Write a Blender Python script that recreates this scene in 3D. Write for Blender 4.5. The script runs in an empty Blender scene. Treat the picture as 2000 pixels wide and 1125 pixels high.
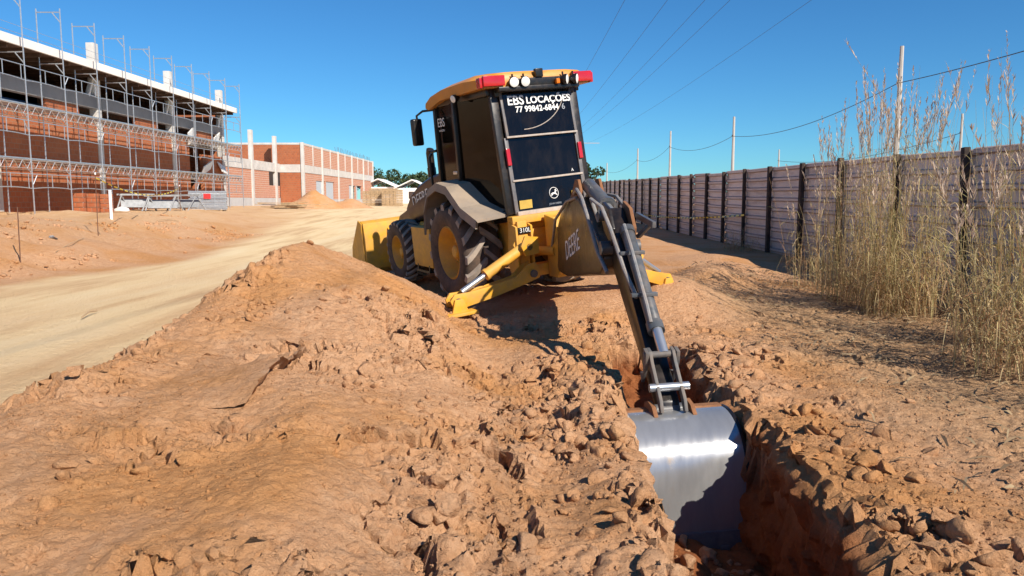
import bpy, bmesh, math, random
import numpy as np
from mathutils import Vector, Matrix, Euler
random.seed(7); RNG = np.random.default_rng(7)
S = bpy.context.scene
COL = S.collection
# ------------------------------------------------------------------ camera, world, sun, exposure
EYE = 1.6
PITCH = math.atan(174/1500)
cam_d = bpy.data.cameras.new('camera'); cam = bpy.data.objects.new('camera', cam_d); COL.objects.link(cam)
cam_d.sensor_width = 36; cam_d.lens = 27.0; cam_d.clip_end = 3000; cam_d.clip_start = 0.05
cam.location = (0, 0, EYE); cam.rotation_euler = (math.radians(90)-PITCH, 0, 0)
S.camera = cam
SUN_AZ = (0.64, -0.768); SUN_EL = math.radians(39)
W = bpy.data.worlds.new('World'); S.world = W; W.use_nodes = True
wn = W.node_tree.nodes; wl = W.node_tree.links
sky = wn.new('ShaderNodeTexSky'); sky.sky_type = 'NISHITA'; sky.sun_disc = False
sky.sun_elevation = SUN_EL; sky.sun_rotation = math.atan2(SUN_AZ[0], SUN_AZ[1])
sky.air_density = 1.0; sky.dust_density = 0.0; sky.ozone_density = 2.0; sky.altitude = 700
hs = wn.new('ShaderNodeHueSaturation'); hs.inputs['Saturation'].default_value = 1.1; hs.inputs['Value'].default_value = 1.0
tn = wn.new('ShaderNodeMix'); tn.data_type = 'RGBA'; tn.blend_type = 'MULTIPLY'; tn.inputs[0].default_value = 1; tn.inputs[7].default_value = (.36, .80, 1.12, 1)
wl.new(sky.outputs[0], hs.inputs['Color']); wl.new(hs.outputs[0], tn.inputs[6]); wl.new(tn.outputs[2], wn['Background'].inputs[0])
wn['Background'].inputs[1].default_value = 0.075
sd = bpy.data.lights.new('sun', 'SUN'); sd.energy = 5.0; sd.angle = math.radians(0.5); sd.color = (1, .92, .80)
sun = bpy.data.objects.new('sun', sd); COL.objects.link(sun)
sv = Vector((SUN_AZ[0]*math.cos(SUN_EL), SUN_AZ[1]*math.cos(SUN_EL), math.sin(SUN_EL)))
sun.rotation_euler = sv.to_track_quat('Z', 'Y').to_euler(); sun.location = (20, -20, 30)
S.view_settings.view_transform = 'Standard'; S.view_settings.look = 'None'
S.view_settings.exposure = 0.5; S.view_settings.gamma = 1

# ------------------------------------------------------------------ pixel helpers
def ray(px, py):
    u = (px-1000)/1500; v = (562.5-py)/1500
    d = np.array([u, math.cos(PITCH)+v*math.sin(PITCH), -math.sin(PITCH)+v*math.cos(PITCH)])
    return d/d[1]
def at(px, py, Y): return Vector(np.array([0, 0, EYE])+ray(px, py)*Y)
def atX(px, py, X):
    d = ray(px, py); return Vector(np.array([0, 0, EYE])+d*(X/d[0]))

# ------------------------------------------------------------------ numpy noise
_P = np.random.default_rng(3).permutation(512); _P = np.concatenate([_P, _P, _P])
_G = np.random.default_rng(4).normal(size=(512, 2)); _G /= np.linalg.norm(_G, axis=1)[:, None]
def perlin(x, y):
    xi = np.floor(x).astype(int); yi = np.floor(y).astype(int); xf = x-xi; yf = y-yi
    u = xf**3*(xf*(xf*6-15)+10); v = yf**3*(yf*(yf*6-15)+10)
    def g(ix, iy, dx, dy):
        h = _P[_P[ix & 511]+(iy & 511)] & 511
        return _G[h, 0]*dx+_G[h, 1]*dy
    a = g(xi, yi, xf, yf); b = g(xi+1, yi, xf-1, yf); c = g(xi, yi+1, xf, yf-1); d = g(xi+1, yi+1, xf-1, yf-1)
    return (a+(b-a)*u+((c+(d-c)*u)-(a+(b-a)*u))*v)*1.5
def fbm(x, y, o=4, gain=.5):
    s = 0; a = 1
    for i in range(o): s = s+a*perlin(x*2**i+17*i, y*2**i-9*i); a *= gain
    return s
def plates(x, y):
    """angular plates: each cell a tilted flat facet, cracks between"""
    xi = np.floor(x).astype(int); yi = np.floor(y).astype(int)
    d1 = np.full(x.shape, 9.); d2 = np.full(x.shape, 9.); hh = np.zeros(x.shape)
    for i in (-1, 0, 1):
        for j in (-1, 0, 1):
            h = _P[_P[(xi+i) & 511]+((yi+j) & 511)] & 511
            cx = xi+i+.5+.42*_G[h, 0]; cy = yi+j+.5+.42*_G[h, 1]
            dx = x-cx; dy = y-cy; d = dx*dx+dy*dy
            k = (h*37) % 512
            hv = ((h*53) % 101)/101.-.5+.9*(_G[k, 0]*dx+_G[k, 1]*dy)
            n = d < d1
            d2 = np.where(n, d1, np.minimum(d2, d)); hh = np.where(n, hv, hh); d1 = np.where(n, d, d1)
    e = np.sqrt(d2)-np.sqrt(d1)
    return hh, e
def ss(a, b, x):
    t = np.clip((x-a)/(b-a), 0, 1); return t*t*(3-2*t)

# ------------------------------------------------------------------ materials
MATS = {}
def newmat(name):
    m = bpy.data.materials.new(name); m.use_nodes = True; MATS[name] = m
    return m, m.node_tree.nodes, m.node_tree.links, m.node_tree.nodes['Principled BSDF']
def ramp(n, stops):
    r = n.new('ShaderNodeValToRGB'); e = r.color_ramp.elements
    while len(e) < len(stops): e.new(.5)
    for k, (p, c) in enumerate(stops): e[k].position = p; e[k].color = (*c, 1)
    return r
def simple(name, col, rough=.6, metal=0, var=.25, dirt=None, dirt_amt=.5, scale=6, bump=.0, spec=.5, coat=0):
    """paint / metal / concrete with mottling, dust patches and a little relief"""
    m, n, l, b = newmat(name)
    tc = n.new('ShaderNodeNewGeometry')
    no = n.new('ShaderNodeTexNoise'); no.inputs['Scale'].default_value = scale; no.inputs['Detail'].default_value = 8; no.inputs['Roughness'].default_value = .65
    l.new(tc.outputs['Position'], no.inputs['Vector'])
    lo = tuple(c*(1-var) for c in col); hi = tuple(min(1, c*(1+var)) for c in col)
    r = ramp(n, [(.3, lo), (.7, hi)]); l.new(no.outputs[0], r.inputs[0]); out = r.outputs[0]
    if dirt:
        n2 = n.new('ShaderNodeTexNoise'); n2.inputs['Scale'].default_value = scale*.6; n2.inputs['Detail'].default_value = 10; n2.inputs['Roughness'].default_value = .75
        l.new(tc.outputs['Position'], n2.inputs['Vector'])
        rr = ramp(n, [(.62-dirt_amt*.5, (0, 0, 0)), (.72, (dirt_amt,)*3)]); l.new(n2.outputs[0], rr.inputs[0])
        mx = n.new('ShaderNodeMix'); mx.data_type = 'RGBA'; l.new(rr.outputs[0], mx.inputs[0]); l.new(out, mx.inputs[6]); mx.inputs[7].default_value = (*dirt, 1)
        out = mx.outputs[2]
        mr = n.new('ShaderNodeMapRange'); l.new(rr.outputs[0], mr.inputs[0]); mr.inputs[3].default_value = rough; mr.inputs[4].default_value = .95; l.new(mr.outputs[0], b.inputs['Roughness'])
        if metal:
            mm = n.new('ShaderNodeMapRange'); l.new(rr.outputs[0], mm.inputs[0]); mm.inputs[3].default_value = metal; mm.inputs[4].default_value = 0; l.new(mm.outputs[0], b.inputs['Metallic'])
    else:
        b.inputs['Roughness'].default_value = rough; b.inputs['Metallic'].default_value = metal
    l.new(out, b.inputs['Base Color'])
    b.inputs['Specular IOR Level'].default_value = spec
    if coat: b.inputs['Coat Weight'].default_value = coat
    if bump:
        bp = n.new('ShaderNodeBump'); bp.inputs['Strength'].default_value = bump; bp.inputs['Distance'].default_value = .02
        l.new(no.outputs[0], bp.inputs['Height']); l.new(bp.outputs[0], b.inputs['Normal'])
    return m
DUST = (.46, .27, .14)
simple('yellow', (.70, .345, .008), .42, dirt=DUST, dirt_amt=.62, scale=9, var=.16)
simple('roof_yellow', (.58, .225, .012), .35, dirt=(.5, .3, .14), dirt_amt=.35, scale=5, var=.12)
simple('black_paint', (.012, .010, .009), .3, dirt=(.10, .055, .03), dirt_amt=.3, scale=8)
simple('boom_paint', (.05, .034, .016), .25, dirt=(.2, .11, .05), dirt_amt=.5, scale=5)
simple('hood_paint', (.022, .013, .011), .3, dirt=(.12, .05, .03), dirt_amt=.35, scale=5)
simple('frame_grey', (.10, .10, .11), .45, dirt=(.36, .26, .18), dirt_amt=.45, scale=12)
simple('rail_grey', (.42, .38, .34), .6, dirt=DUST, dirt_amt=.5, scale=14)
simple('fender', (.20, .175, .15), .85, dirt=(.4, .29, .19), dirt_amt=.75, scale=4)
simple('rubber', (.022, .02, .02), .8, dirt=(.27, .16, .10), dirt_amt=.6, scale=7, bump=.15)
simple('tread', (.12, .105, .095), .85, dirt=(.46, .37, .29), dirt_amt=.9, scale=6, bump=.2)
simple('cyl_grey', (.075, .082, .09), .35, dirt=(.33, .23, .16), dirt_amt=.35, scale=12)
simple('frame_dark', (.085, .085, .085), .6, dirt=(.3, .2, .13), dirt_amt=.5, scale=14)
simple('chrome', (.62, .62, .62), .3, .8, var=.05)
simple('hose', (.2, .2, .2), .5, dirt=DUST, dirt_amt=.4, scale=20)
simple('hose_black', (.02, .02, .02), .5, dirt=(.2, .12, .07), dirt_amt=.4, scale=20)
simple('red_lens', (.45, .015, .02), .15, var=.1, coat=.5)
simple('amber_lens', (.6, .16, .01), .15, var=.1)
simple('lamp_face', (.85, .84, .78), .12, var=.05)
simple('decal', (.78, .78, .75), .5, var=.08)
simple('decal_faded', (.25, .27, .3), .5, var=.2)
simple('decal_red', (.16, .012, .014), .35, var=.2)
simple('decal_yellow', (.5, .33, .06), .5, var=.2)
simple('rust', (.20, .075, .028), .85, dirt=(.35, .18, .08), dirt_amt=.6, scale=18, bump=.3)
simple('seat', (.03, .03, .033), .8)
simple('concrete', (.55, .53, .50), .9, var=.16, dirt=(.40, .34, .28), dirt_amt=.4, scale=1.2, bump=.1)
simple('concrete_grey', (.25, .245, .24), .92, var=.16, dirt=(.36, .31, .27), dirt_amt=.35, scale=1.0, bump=.1)
simple('white_fascia', (.78, .76, .72), .8, var=.06, dirt=(.6, .55, .48), dirt_amt=.3, scale=.8)
simple('formwork', (.10, .058, .035), .9, var=.35, scale=2)
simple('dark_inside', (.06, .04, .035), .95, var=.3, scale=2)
simple('galv', (.58, .60, .62), .38, .75, var=.15, scale=10)
simple('plank', (.40, .27, .15), .85, var=.3, scale=5)
simple('post_wood', (.040, .026, .020), .9, var=.4, dirt=(.2, .12, .08), dirt_amt=.35, scale=6, bump=.4)
simple('bolt', (.6, .56, .5), .7)
simple('pole_concrete', (.45, .43, .40), .85, var=.1, scale=1.5)
simple('wire', (.02, .02, .025), .6)
simple('white_pvc', (.82, .82, .8), .4, var=.04)
simple('rebar', (.16, .08, .05), .8, .3)
simple('white_wall', (.80, .79, .76), .9, var=.06, scale=.6)
simple('roof_white', (.80, .80, .80), .7, var=.06, scale=.6)
simple('bark', (.10, .075, .055), .95, var=.3, scale=8)
simple('plinth', (.45, .45, .44), .9, var=.1, scale=.8)
simple('door_metal', (.42, .46, .50), .5, var=.1)
simple('tarp_blue', (.02, .09, .28), .5)
simple('red_tag', (.6, .02, .02), .5)

def glass_mat(name, tint, refl):
    m, n, l, b = newmat(name); n.remove(b)
    o = n['Material Output']; tr = n.new('ShaderNodeBsdfTransparent'); tr.inputs[0].default_value = (*tint, 1)
    gl = n.new('ShaderNodeBsdfGlossy'); gl.inputs['Roughness'].default_value = .06
    df = n.new('ShaderNodeBsdfDiffuse'); df.inputs[0].default_value = (.30, .21, .14, 1)
    fr = n.new('ShaderNodeFresnel'); fr.inputs[0].default_value = refl
    mx = n.new('ShaderNodeMixShader'); l.new(fr.outputs[0], mx.inputs[0]); l.new(tr.outputs[0], mx.inputs[1]); l.new(gl.outputs[0], mx.inputs[2])
    tc = n.new('ShaderNodeNewGeometry'); mp = n.new('ShaderNodeMapping'); mp.inputs['Scale'].default_value = (3, 3, 1.4); l.new(tc.outputs['Position'], mp.inputs[0])
    no = n.new('ShaderNodeTexNoise'); no.inputs['Scale'].default_value = 2.2; no.inputs['Detail'].default_value = 8; no.inputs['Roughness'].default_value = .7; l.new(mp.outputs[0], no.inputs[0])
    r = ramp(n, [(.45, (.012,)*3), (.85, (.06,)*3)]); l.new(no.outputs[0], r.inputs[0])
    m2 = n.new('ShaderNodeMixShader'); l.new(r.outputs[0], m2.inputs[0]); l.new(mx.outputs[0], m2.inputs[1]); l.new(df.outputs[0], m2.inputs[2])
    l.new(m2.outputs[0], o.inputs[0])
glass_mat('glass', (.06, .09, .115), 1.5)
glass_mat('glass_dark', (.008, .013, .02), 1.5); glass_mat('glass_side', (.010, .016, .024), 1.3)

glass_mat('glass_low', (.014, .018, .024), 1.5)
def steel_mat():
    m, n, l, b = newmat('bucket_steel')
    tc = n.new('ShaderNodeTexCoord'); gp_ = n.new('ShaderNodeNewGeometry'); mp = n.new('ShaderNodeMapping'); mp.inputs['Scale'].default_value = (9, 2, 2); mp.inputs['Rotation'].default_value = (0, 0, -.1); l.new(gp_.outputs['Position'], mp.inputs[0])
    no = n.new('ShaderNodeTexNoise'); no.inputs['Scale'].default_value = 2.2; no.inputs['Detail'].default_value = 9; no.inputs['Roughness'].default_value = .65; l.new(mp.outputs[0], no.inputs[0])
    r = ramp(n, [(.3, (.40, .40, .40)), (.6, (.45, .45, .45)), (.8, (.41, .385, .35))]); l.new(no.outputs[0], r.inputs[0])
    n2 = n.new('ShaderNodeTexNoise'); n2.inputs['Scale'].default_value = 3.5; n2.inputs['Detail'].default_value = 8; n2.inputs['Roughness'].default_value = .7; l.new(tc.outputs['Object'], n2.inputs[0])
    rr = ramp(n, [(.63, (0, 0, 0)), (.74, (.6,)*3)]); l.new(n2.outputs[0], rr.inputs[0])
    mx = n.new('ShaderNodeMix'); mx.data_type = 'RGBA'; l.new(rr.outputs[0], mx.inputs[0]); l.new(r.outputs[0], mx.inputs[6]); mx.inputs[7].default_value = (.42, .27, .13, 1)
    l.new(mx.outputs[2], b.inputs['Base Color'])
    mm = n.new('ShaderNodeMapRange'); l.new(rr.outputs[0], mm.inputs[0]); mm.inputs[3].default_value = .62; mm.inputs[4].default_value = .05; l.new(mm.outputs[0], b.inputs['Metallic'])
    mr = n.new('ShaderNodeMapRange'); l.new(no.outputs[0], mr.inputs[0]); mr.inputs[1].default_value = .3; mr.inputs[2].default_value = .7; mr.inputs[3].default_value = .19; mr.inputs[4].default_value = .24; l.new(mr.outputs[0], b.inputs['Roughness'])
    pass
steel_mat()

def soil_mat(name, clod=False):
    m, n, l, b = newmat(name)
    g = n.new('ShaderNodeNewGeometry')
    def noise(sc, det=8, ro=.6, vec=None):
        t = n.new('ShaderNodeTexNoise'); t.inputs['Scale'].default_value = sc; t.inputs['Detail'].default_value = det; t.inputs['Roughness'].default_value = ro
        l.new(vec or g.outputs['Position'], t.inputs[0]); return t.outputs[0]
    def mix(f, a, c):
        x = n.new('ShaderNodeMix'); x.data_type = 'RGBA'
        l.new(f, x.inputs[0]); 
        for s, k in ((a, 6), (c, 7)):
            if isinstance(s, tuple): x.inputs[k].default_value = (*s, 1)
            else: l.new(s, x.inputs[k])
        return x.outputs[2]
    big = ramp(n, [(.46, (0, 0, 0)), (.64, (.9, .9, .9))]); l.new(noise(.85, 6, .55), big.inputs[0])
    fine = ramp(n, [(.28, (.35, .165, .080)), (.44, (.55, .30, .158)), (.58, (.61, .355, .20)), (.74, (.68, .45, .285))]); l.new(noise(11, 14, .8), fine.inputs[0])
    orange = ramp(n, [(.3, (.45, .20, .070)), (.7, (.62, .32, .135))]); l.new(noise(14, 12, .8), orange.inputs[0])
    c = mix(big.outputs[0], fine.outputs[0], orange.outputs[0])
    if not clod:
        a = n.new('ShaderNodeAttribute'); a.attribute_name = 'soil'
        sp = n.new('ShaderNodeSeparateColor'); l.new(a.outputs['Color'], sp.inputs[0])
        mp = n.new('ShaderNodeMapping'); mp.inputs['Scale'].default_value = (1.5, .16, 1); mp.inputs['Rotation'].default_value = (0, 0, -.06); l.new(g.outputs['Position'], mp.inputs[0])
        st = ramp(n, [(.34, (.64, .42, .23)), (.48, (.80, .60, .345)), (.66, (.84, .67, .42))]); l.new(noise(1.0, 9, .62, mp.outputs[0]), st.inputs[0])
        c = mix(sp.outputs[0], c, st.outputs[0])
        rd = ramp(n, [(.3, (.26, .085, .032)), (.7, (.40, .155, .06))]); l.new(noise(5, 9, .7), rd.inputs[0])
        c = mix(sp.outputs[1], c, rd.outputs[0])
        lt = ramp(n, [(.35, (.20, .13, .075)), (.5, (.46, .29, .16)), (.7, (.56, .38, .22))]); l.new(noise(16, 10, .75), lt.inputs[0])
        c = mix(sp.outputs[2], c, lt.outputs[0])
    l.new(c, b.inputs['Base Color']); b.inputs['Roughness'].default_value = 1; b.inputs['Specular IOR Level'].default_value = .08
    def vor(sc):
        t = n.new('ShaderNodeTexVoronoi'); t.inputs['Scale'].default_value = sc
        w = n.new('ShaderNodeMix'); w.data_type = 'VECTOR'; w.inputs[0].default_value = .035
        tn_ = n.new('ShaderNodeTexNoise'); tn_.inputs['Scale'].default_value = sc*.5; tn_.inputs['Detail'].default_value = 4; l.new(g.outputs['Position'], tn_.inputs[0])
        l.new(g.outputs['Position'], w.inputs[4]); l.new(tn_.outputs['Color'], w.inputs[5]); l.new(w.outputs[1], t.inputs[0]); return t.outputs['Distance']
    prev = None
    for h, st_, ds, inv in ((vor(26), .55, .030, True), (noise(38, 10, .8), .75, .030, False), (vor(75), .6, .011, True), (noise(160, 5, .75), .7, .008, False)):
        bp = n.new('ShaderNodeBump'); bp.inputs['Strength'].default_value = st_; bp.inputs['Distance'].default_value = ds; bp.invert = inv
        l.new(h, bp.inputs['Height'])
        if prev: l.new(prev, bp.inputs['Normal'])
        prev = bp.outputs[0]
    l.new(prev, b.inputs['Normal'])
    return m
soil_mat('soil'); soil_mat('clod', True)

def brick_mat(name, c1, c2, mort, dust):
    m, n, l, b = newmat(name)
    g = n.new('ShaderNodeNewGeometry'); sp = n.new('ShaderNodeSeparateXYZ'); l.new(g.outputs['Position'], sp.inputs[0])
    ad = n.new('ShaderNodeMath'); l.new(sp.outputs[0], ad.inputs[0]); l.new(sp.outputs[1], ad.inputs[1])
    cb = n.new('ShaderNodeCombineXYZ'); l.new(ad.outputs[0], cb.inputs[0]); l.new(sp.outputs[2], cb.inputs[1])
    br = n.new('ShaderNodeTexBrick'); l.new(cb.outputs[0], br.inputs['Vector'])
    br.inputs['Color1'].default_value = (*c1, 1); br.inputs['Color2'].default_value = (*c2, 1); br.inputs['Mortar'].default_value = (*mort, 1)
    br.inputs['Scale'].default_value = 1; br.inputs['Brick Width'].default_value = .30; br.inputs['Row Height'].default_value = .21; br.inputs['Mortar Size'].default_value = .016; br.inputs['Bias'].default_value = -.1
    no = n.new('ShaderNodeTexNoise'); no.inputs['Scale'].default_value = .7; no.inputs['Detail'].default_value = 8; l.new(g.outputs['Position'], no.inputs[0])
    r = ramp(n, [(.45, (0, 0, 0)), (.75, (.55,)*3)]); l.new(no.outputs[0], r.inputs[0])
    mx = n.new('ShaderNodeMix'); mx.data_type = 'RGBA'; l.new(r.outputs[0], mx.inputs[0]); l.new(br.outputs[0], mx.inputs[6]); mx.inputs[7].default_value = (*dust, 1)
    l.new(mx.outputs[2], b.inputs['Base Color']); b.inputs['Roughness'].default_value = .95
    bp = n.new('ShaderNodeBump'); bp.inputs['Distance'].default_value = .02; bp.inputs['Strength'].default_value = .6; bp.invert = True
    l.new(br.outputs['Fac'], bp.inputs['Height']); l.new(bp.outputs[0], b.inputs['Normal'])
brick_mat('brick', (.40, .115, .042), (.31, .088, .034), (.32, .165, .10), (.38, .155, .072))
brick_mat('brick_pale', (.50, .20, .11), (.42, .155, .085), (.58, .50, .43), (.5, .27, .17))

def fence_mat():
    m, n, l, b = newmat('fence_sheet')
    g = n.new('ShaderNodeNewGeometry'); mp = n.new('ShaderNodeMapping'); mp.inputs['Scale'].default_value = (1, .35, 2.2); l.new(g.outputs['Position'], mp.inputs[0])
    no = n.new('ShaderNodeTexNoise'); no.inputs['Scale'].default_value = 2; no.inputs['Detail'].default_value = 9; no.inputs['Roughness'].default_value = .7; l.new(mp.outputs[0], no.inputs[0])
    oi = n.new('ShaderNodeObjectInfo')
    r = ramp(n, [(.3, (.48, .385, .33)), (.5, (.70, .61, .55)), (.75, (.76, .69, .63))]); l.new(no.outputs[0], r.inputs[0])
    hv = n.new('ShaderNodeHueSaturation'); mr = n.new('ShaderNodeMapRange'); l.new(oi.outputs['Random'], mr.inputs[0]); mr.inputs[3].default_value = .82; mr.inputs[4].default_value = 1.1
    l.new(mr.outputs[0], hv.inputs['Value']); l.new(r.outputs[0], hv.inputs['Color'])
    # reddish dirt splashed up from the soil, low on the sheet
    sp = n.new('ShaderNodeSeparateXYZ'); l.new(g.outputs['Position'], sp.inputs[0])
    m2 = n.new('ShaderNodeMapRange'); l.new(sp.outputs[2], m2.inputs[0]); m2.inputs[1].default_value = .2; m2.inputs[2].default_value = 1.5; m2.inputs[3].default_value = .75; m2.inputs[4].default_value = 0
    mu = n.new('ShaderNodeMath'); mu.operation = 'MULTIPLY'; l.new(m2.outputs[0], mu.inputs[0]); l.new(no.outputs[0], mu.inputs[1])
    mx = n.new('ShaderNodeMix'); mx.data_type = 'RGBA'; l.new(mu.outputs[0], mx.inputs[0]); l.new(hv.outputs[0], mx.inputs[6]); mx.inputs[7].default_value = (.30, .15, .08, 1)
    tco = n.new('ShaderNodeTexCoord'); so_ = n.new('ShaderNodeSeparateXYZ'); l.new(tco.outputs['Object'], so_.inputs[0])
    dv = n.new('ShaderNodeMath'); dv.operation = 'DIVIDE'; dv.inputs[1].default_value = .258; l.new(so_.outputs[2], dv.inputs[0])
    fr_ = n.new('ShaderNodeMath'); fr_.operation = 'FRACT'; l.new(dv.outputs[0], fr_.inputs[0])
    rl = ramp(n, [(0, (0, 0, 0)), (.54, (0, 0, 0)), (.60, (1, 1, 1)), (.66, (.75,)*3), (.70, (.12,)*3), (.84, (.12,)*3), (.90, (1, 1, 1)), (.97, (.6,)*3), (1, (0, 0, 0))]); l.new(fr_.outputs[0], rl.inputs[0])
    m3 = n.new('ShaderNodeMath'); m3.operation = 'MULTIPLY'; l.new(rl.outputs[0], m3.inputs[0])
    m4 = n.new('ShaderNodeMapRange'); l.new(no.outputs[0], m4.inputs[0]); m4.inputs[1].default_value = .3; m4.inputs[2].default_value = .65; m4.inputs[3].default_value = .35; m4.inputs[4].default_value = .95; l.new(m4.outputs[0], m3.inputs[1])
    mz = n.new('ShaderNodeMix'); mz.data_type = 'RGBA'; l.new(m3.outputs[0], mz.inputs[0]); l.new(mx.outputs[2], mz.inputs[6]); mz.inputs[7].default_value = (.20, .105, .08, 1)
    l.new(mz.outputs[2], b.inputs['Base Color']); b.inputs['Roughness'].default_value = .6; b.inputs['Metallic'].default_value = .0
fence_mat()

def leaf_mat(name, stops, trans=.25):
    m, n, l, b = newmat(name)
    a = n.new('ShaderNodeAttribute'); a.attribute_name = 'tint'
    r = ramp(n, stops); l.new(a.outputs['Fac'], r.inputs[0]); l.new(r.outputs[0], b.inputs['Base Color']); b.inputs['Roughness'].default_value = .7
    t = n.new('ShaderNodeBsdfTranslucent'); l.new(r.outputs[0], t.inputs[0]); mx = n.new('ShaderNodeMixShader'); mx.inputs[0].default_value = trans
    l.new(b.outputs[0], mx.inputs[1]); l.new(t.outputs[0], mx.inputs[2]); l.new(mx.outputs[0], n['Material Output'].inputs[0])
leaf_mat('grass_blade', [(0, (.20, .18, .06)), (.3, (.38, .31, .12)), (.65, (.56, .43, .22)), (1, (.34, .17, .08))])
leaf_mat('grass_stem', [(0, (.42, .36, .14)), (.5, (.60, .47, .25)), (1, (.48, .27, .13))], .1)
leaf_mat('seed_head', [(0, (.50, .36, .27)), (1, (.66, .54, .42))], .35)
leaf_mat('foliage', [(0, (.018, .035, .012)), (.5, (.04, .07, .022)), (1, (.08, .11, .035))], .2)
leaf_mat('litter', [(0, (.08, .05, .025)), (.5, (.25, .16, .08)), (1, (.42, .30, .16))], .05)
def tape_mat():
    m, n, l, b = newmat('tape')
    a = n.new('ShaderNodeAttribute'); a.attribute_name = 'tint'
    mo = n.new('ShaderNodeMath'); mo.operation = 'FRACT'; l.new(a.outputs['Fac'], mo.inputs[0])
    r = ramp(n, [(0, (.75, .55, .04)), (.62, (.04, .035, .03))]); r.color_ramp.interpolation = 'CONSTANT'; l.new(mo.outputs[0], r.inputs[0]); l.new(r.outputs[0], b.inputs['Base Color'])
tape_mat()
M = MATS

# ------------------------------------------------------------------ mesh builder
class MB:
    def __init__(s): s.v = []; s.f = []; s.t = []
    def add(s, vs, fs, tint=None):
        o = len(s.v); s.v += [tuple(v) for v in vs]; s.f += [tuple(i+o for i in f) for f in fs]
        if tint is not None: s.t += [tint]*len(vs) if not hasattr(tint, '__len__') else list(tint)
        return s
    def box(s, c, d, rot=None):
        c = Vector(c); R = (rot if isinstance(rot, Matrix) else Euler(rot).to_matrix()) if rot is not None else Matrix.Identity(3)
        vs = [c+R @ Vector((x*d[0]/2, y*d[1]/2, z*d[2]/2)) for x in (-1, 1) for y in (-1, 1) for z in (-1, 1)]
        return s.add(vs, [(0, 1, 3, 2), (4, 6, 7, 5), (0, 4, 5, 1), (2, 3, 7, 6), (0, 2, 6, 4), (1, 5, 7, 3)])
    def bar(s, p, q, w, h, up=(0, 0, 1)):
        p = Vector(p); q = Vector(q); d = q-p; L = d.length; x = d/L; up = Vector(up)
        if abs(x.dot(up)) > .99: up = Vector((1, 0, 0))
        y = up.cross(x).normalized(); z = x.cross(y)
        return s.box((p+q)/2, (L, w, h), Matrix((x, y, z)).transposed())
    def tube(s, pts, r, n=8, cap=True):
        pts = [Vector(p) for p in pts]; rs = r if hasattr(r, '__len__') else [r]*len(pts)
        vs = []; fs = []; ref = None
        for i, p in enumerate(pts):
            d = (pts[min(i+1, len(pts)-1)]-pts[max(i-1, 0)]).normalized()
            if ref is None: ref = Vector((0, 0, 1)) if abs(d.z) < .9 else Vector((1, 0, 0))
            a = (ref-d*ref.dot(d)).normalized(); b = d.cross(a); ref = a
            for k in range(n):
                t = 2*math.pi*k/n; vs.append(p+(a*math.cos(t)+b*math.sin(t))*rs[i])
        for i in range(len(pts)-1):
            for k in range(n):
                fs.append((i*n+k, i*n+(k+1) % n, (i+1)*n+(k+1) % n, (i+1)*n+k))
        if cap: fs.append(tuple(range(n))[::-1]); fs.append(tuple((len(pts)-1)*n+k for k in range(n)))
        return s.add(vs, fs)
    def lathe(s, prof, axis_p, axis_d, n=32, closed=False):
        """prof: (along, radius)"""
        ax = Vector(axis_d).normalized(); ref = Vector((0, 0, 1)) if abs(ax.z) < .9 else Vector((1, 0, 0))
        a = (ref-ax*ref.dot(ax)).normalized(); b = ax.cross(a); P = Vector(axis_p); vs = []; fs = []; m = len(prof)
        for k in range(n):
            t = 2*math.pi*k/n; e = a*math.cos(t)+b*math.sin(t)
            vs += [P+ax*u+e*r for u, r in prof]
        for k in range(n):
            k2 = (k+1) % n
            for j in range(m if closed else m-1):
                j2 = (j+1) % m; fs.append((k*m+j, k*m+j2, k2*m+j2, k2*m+j))
        return s.add(vs, fs)
    def prism(s, poly, o, ex, ey, ez, t0, t1):
        """polygon in (ex,ey) extruded along ez from t0 to t1"""
        o = Vector(o); ex = Vector(ex); ey = Vector(ey); ez = Vector(ez); n = len(poly)
        vs = [o+ex*a+ey*b+ez*t for t in (t0, t1) for a, b in poly]
        fs = [tuple(range(n))[::-1], tuple(range(n, 2*n))]+[(i, (i+1) % n, n+(i+1) % n, n+i) for i in range(n)]
        return s.add(vs, fs)
    def build(s, name, mat, parent=None, bevel=0, smooth=40, xf=None, seg=2):
        me = bpy.data.meshes.new(name)
        vs = s.v if xf is None else [tuple(xf @ Vector(v)) for v in s.v]
        me.from_pydata(vs, [], s.f); me.update()
        bm = bmesh.new(); bm.from_mesh(me); bmesh.ops.recalc_face_normals(bm, faces=bm.faces[:])
        if bevel:
            ed = [e for e in bm.edges if len(e.link_faces) == 2 and e.calc_face_angle(0) > .5]
            bmesh.ops.bevel(bm, geom=ed, offset=bevel, offset_type='OFFSET', segments=seg, profile=.6, affect='EDGES', clamp_overlap=True)
        bm.to_mesh(me); bm.free()
        if s.t and not bevel:
            at_ = me.attributes.new('tint', 'FLOAT', 'POINT'); at_.data.foreach_set('value', np.array(s.t, dtype=np.float32))
        if smooth: me.shade_smooth(); me.set_sharp_from_angle(angle=math.radians(smooth))
        me.materials.append(M[mat] if isinstance(mat, str) else mat)
        o = bpy.data.objects.new(name, me); COL.objects.link(o)
        if parent: o.parent = parent
        return o
def tag(o, label=None, cat=None, group=None, kind=None):
    if label: o['label'] = label
    if cat: o['category'] = cat
    if group: o['group'] = group
    if kind: o['kind'] = kind
    return o
def empty(name, loc, label, cat, group=None, rz=0):
    o = bpy.data.objects.new(name, None); COL.objects.link(o); o.location = loc; o.rotation_euler = (0, 0, rz)
    o.empty_display_size = .2
    return tag(o, label, cat, group)
def dup(o, parent=None, **kw):
    c = o.copy(); COL.objects.link(c); c.parent = parent
    for k, v in kw.items(): setattr(c, k, v)
    return c
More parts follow.
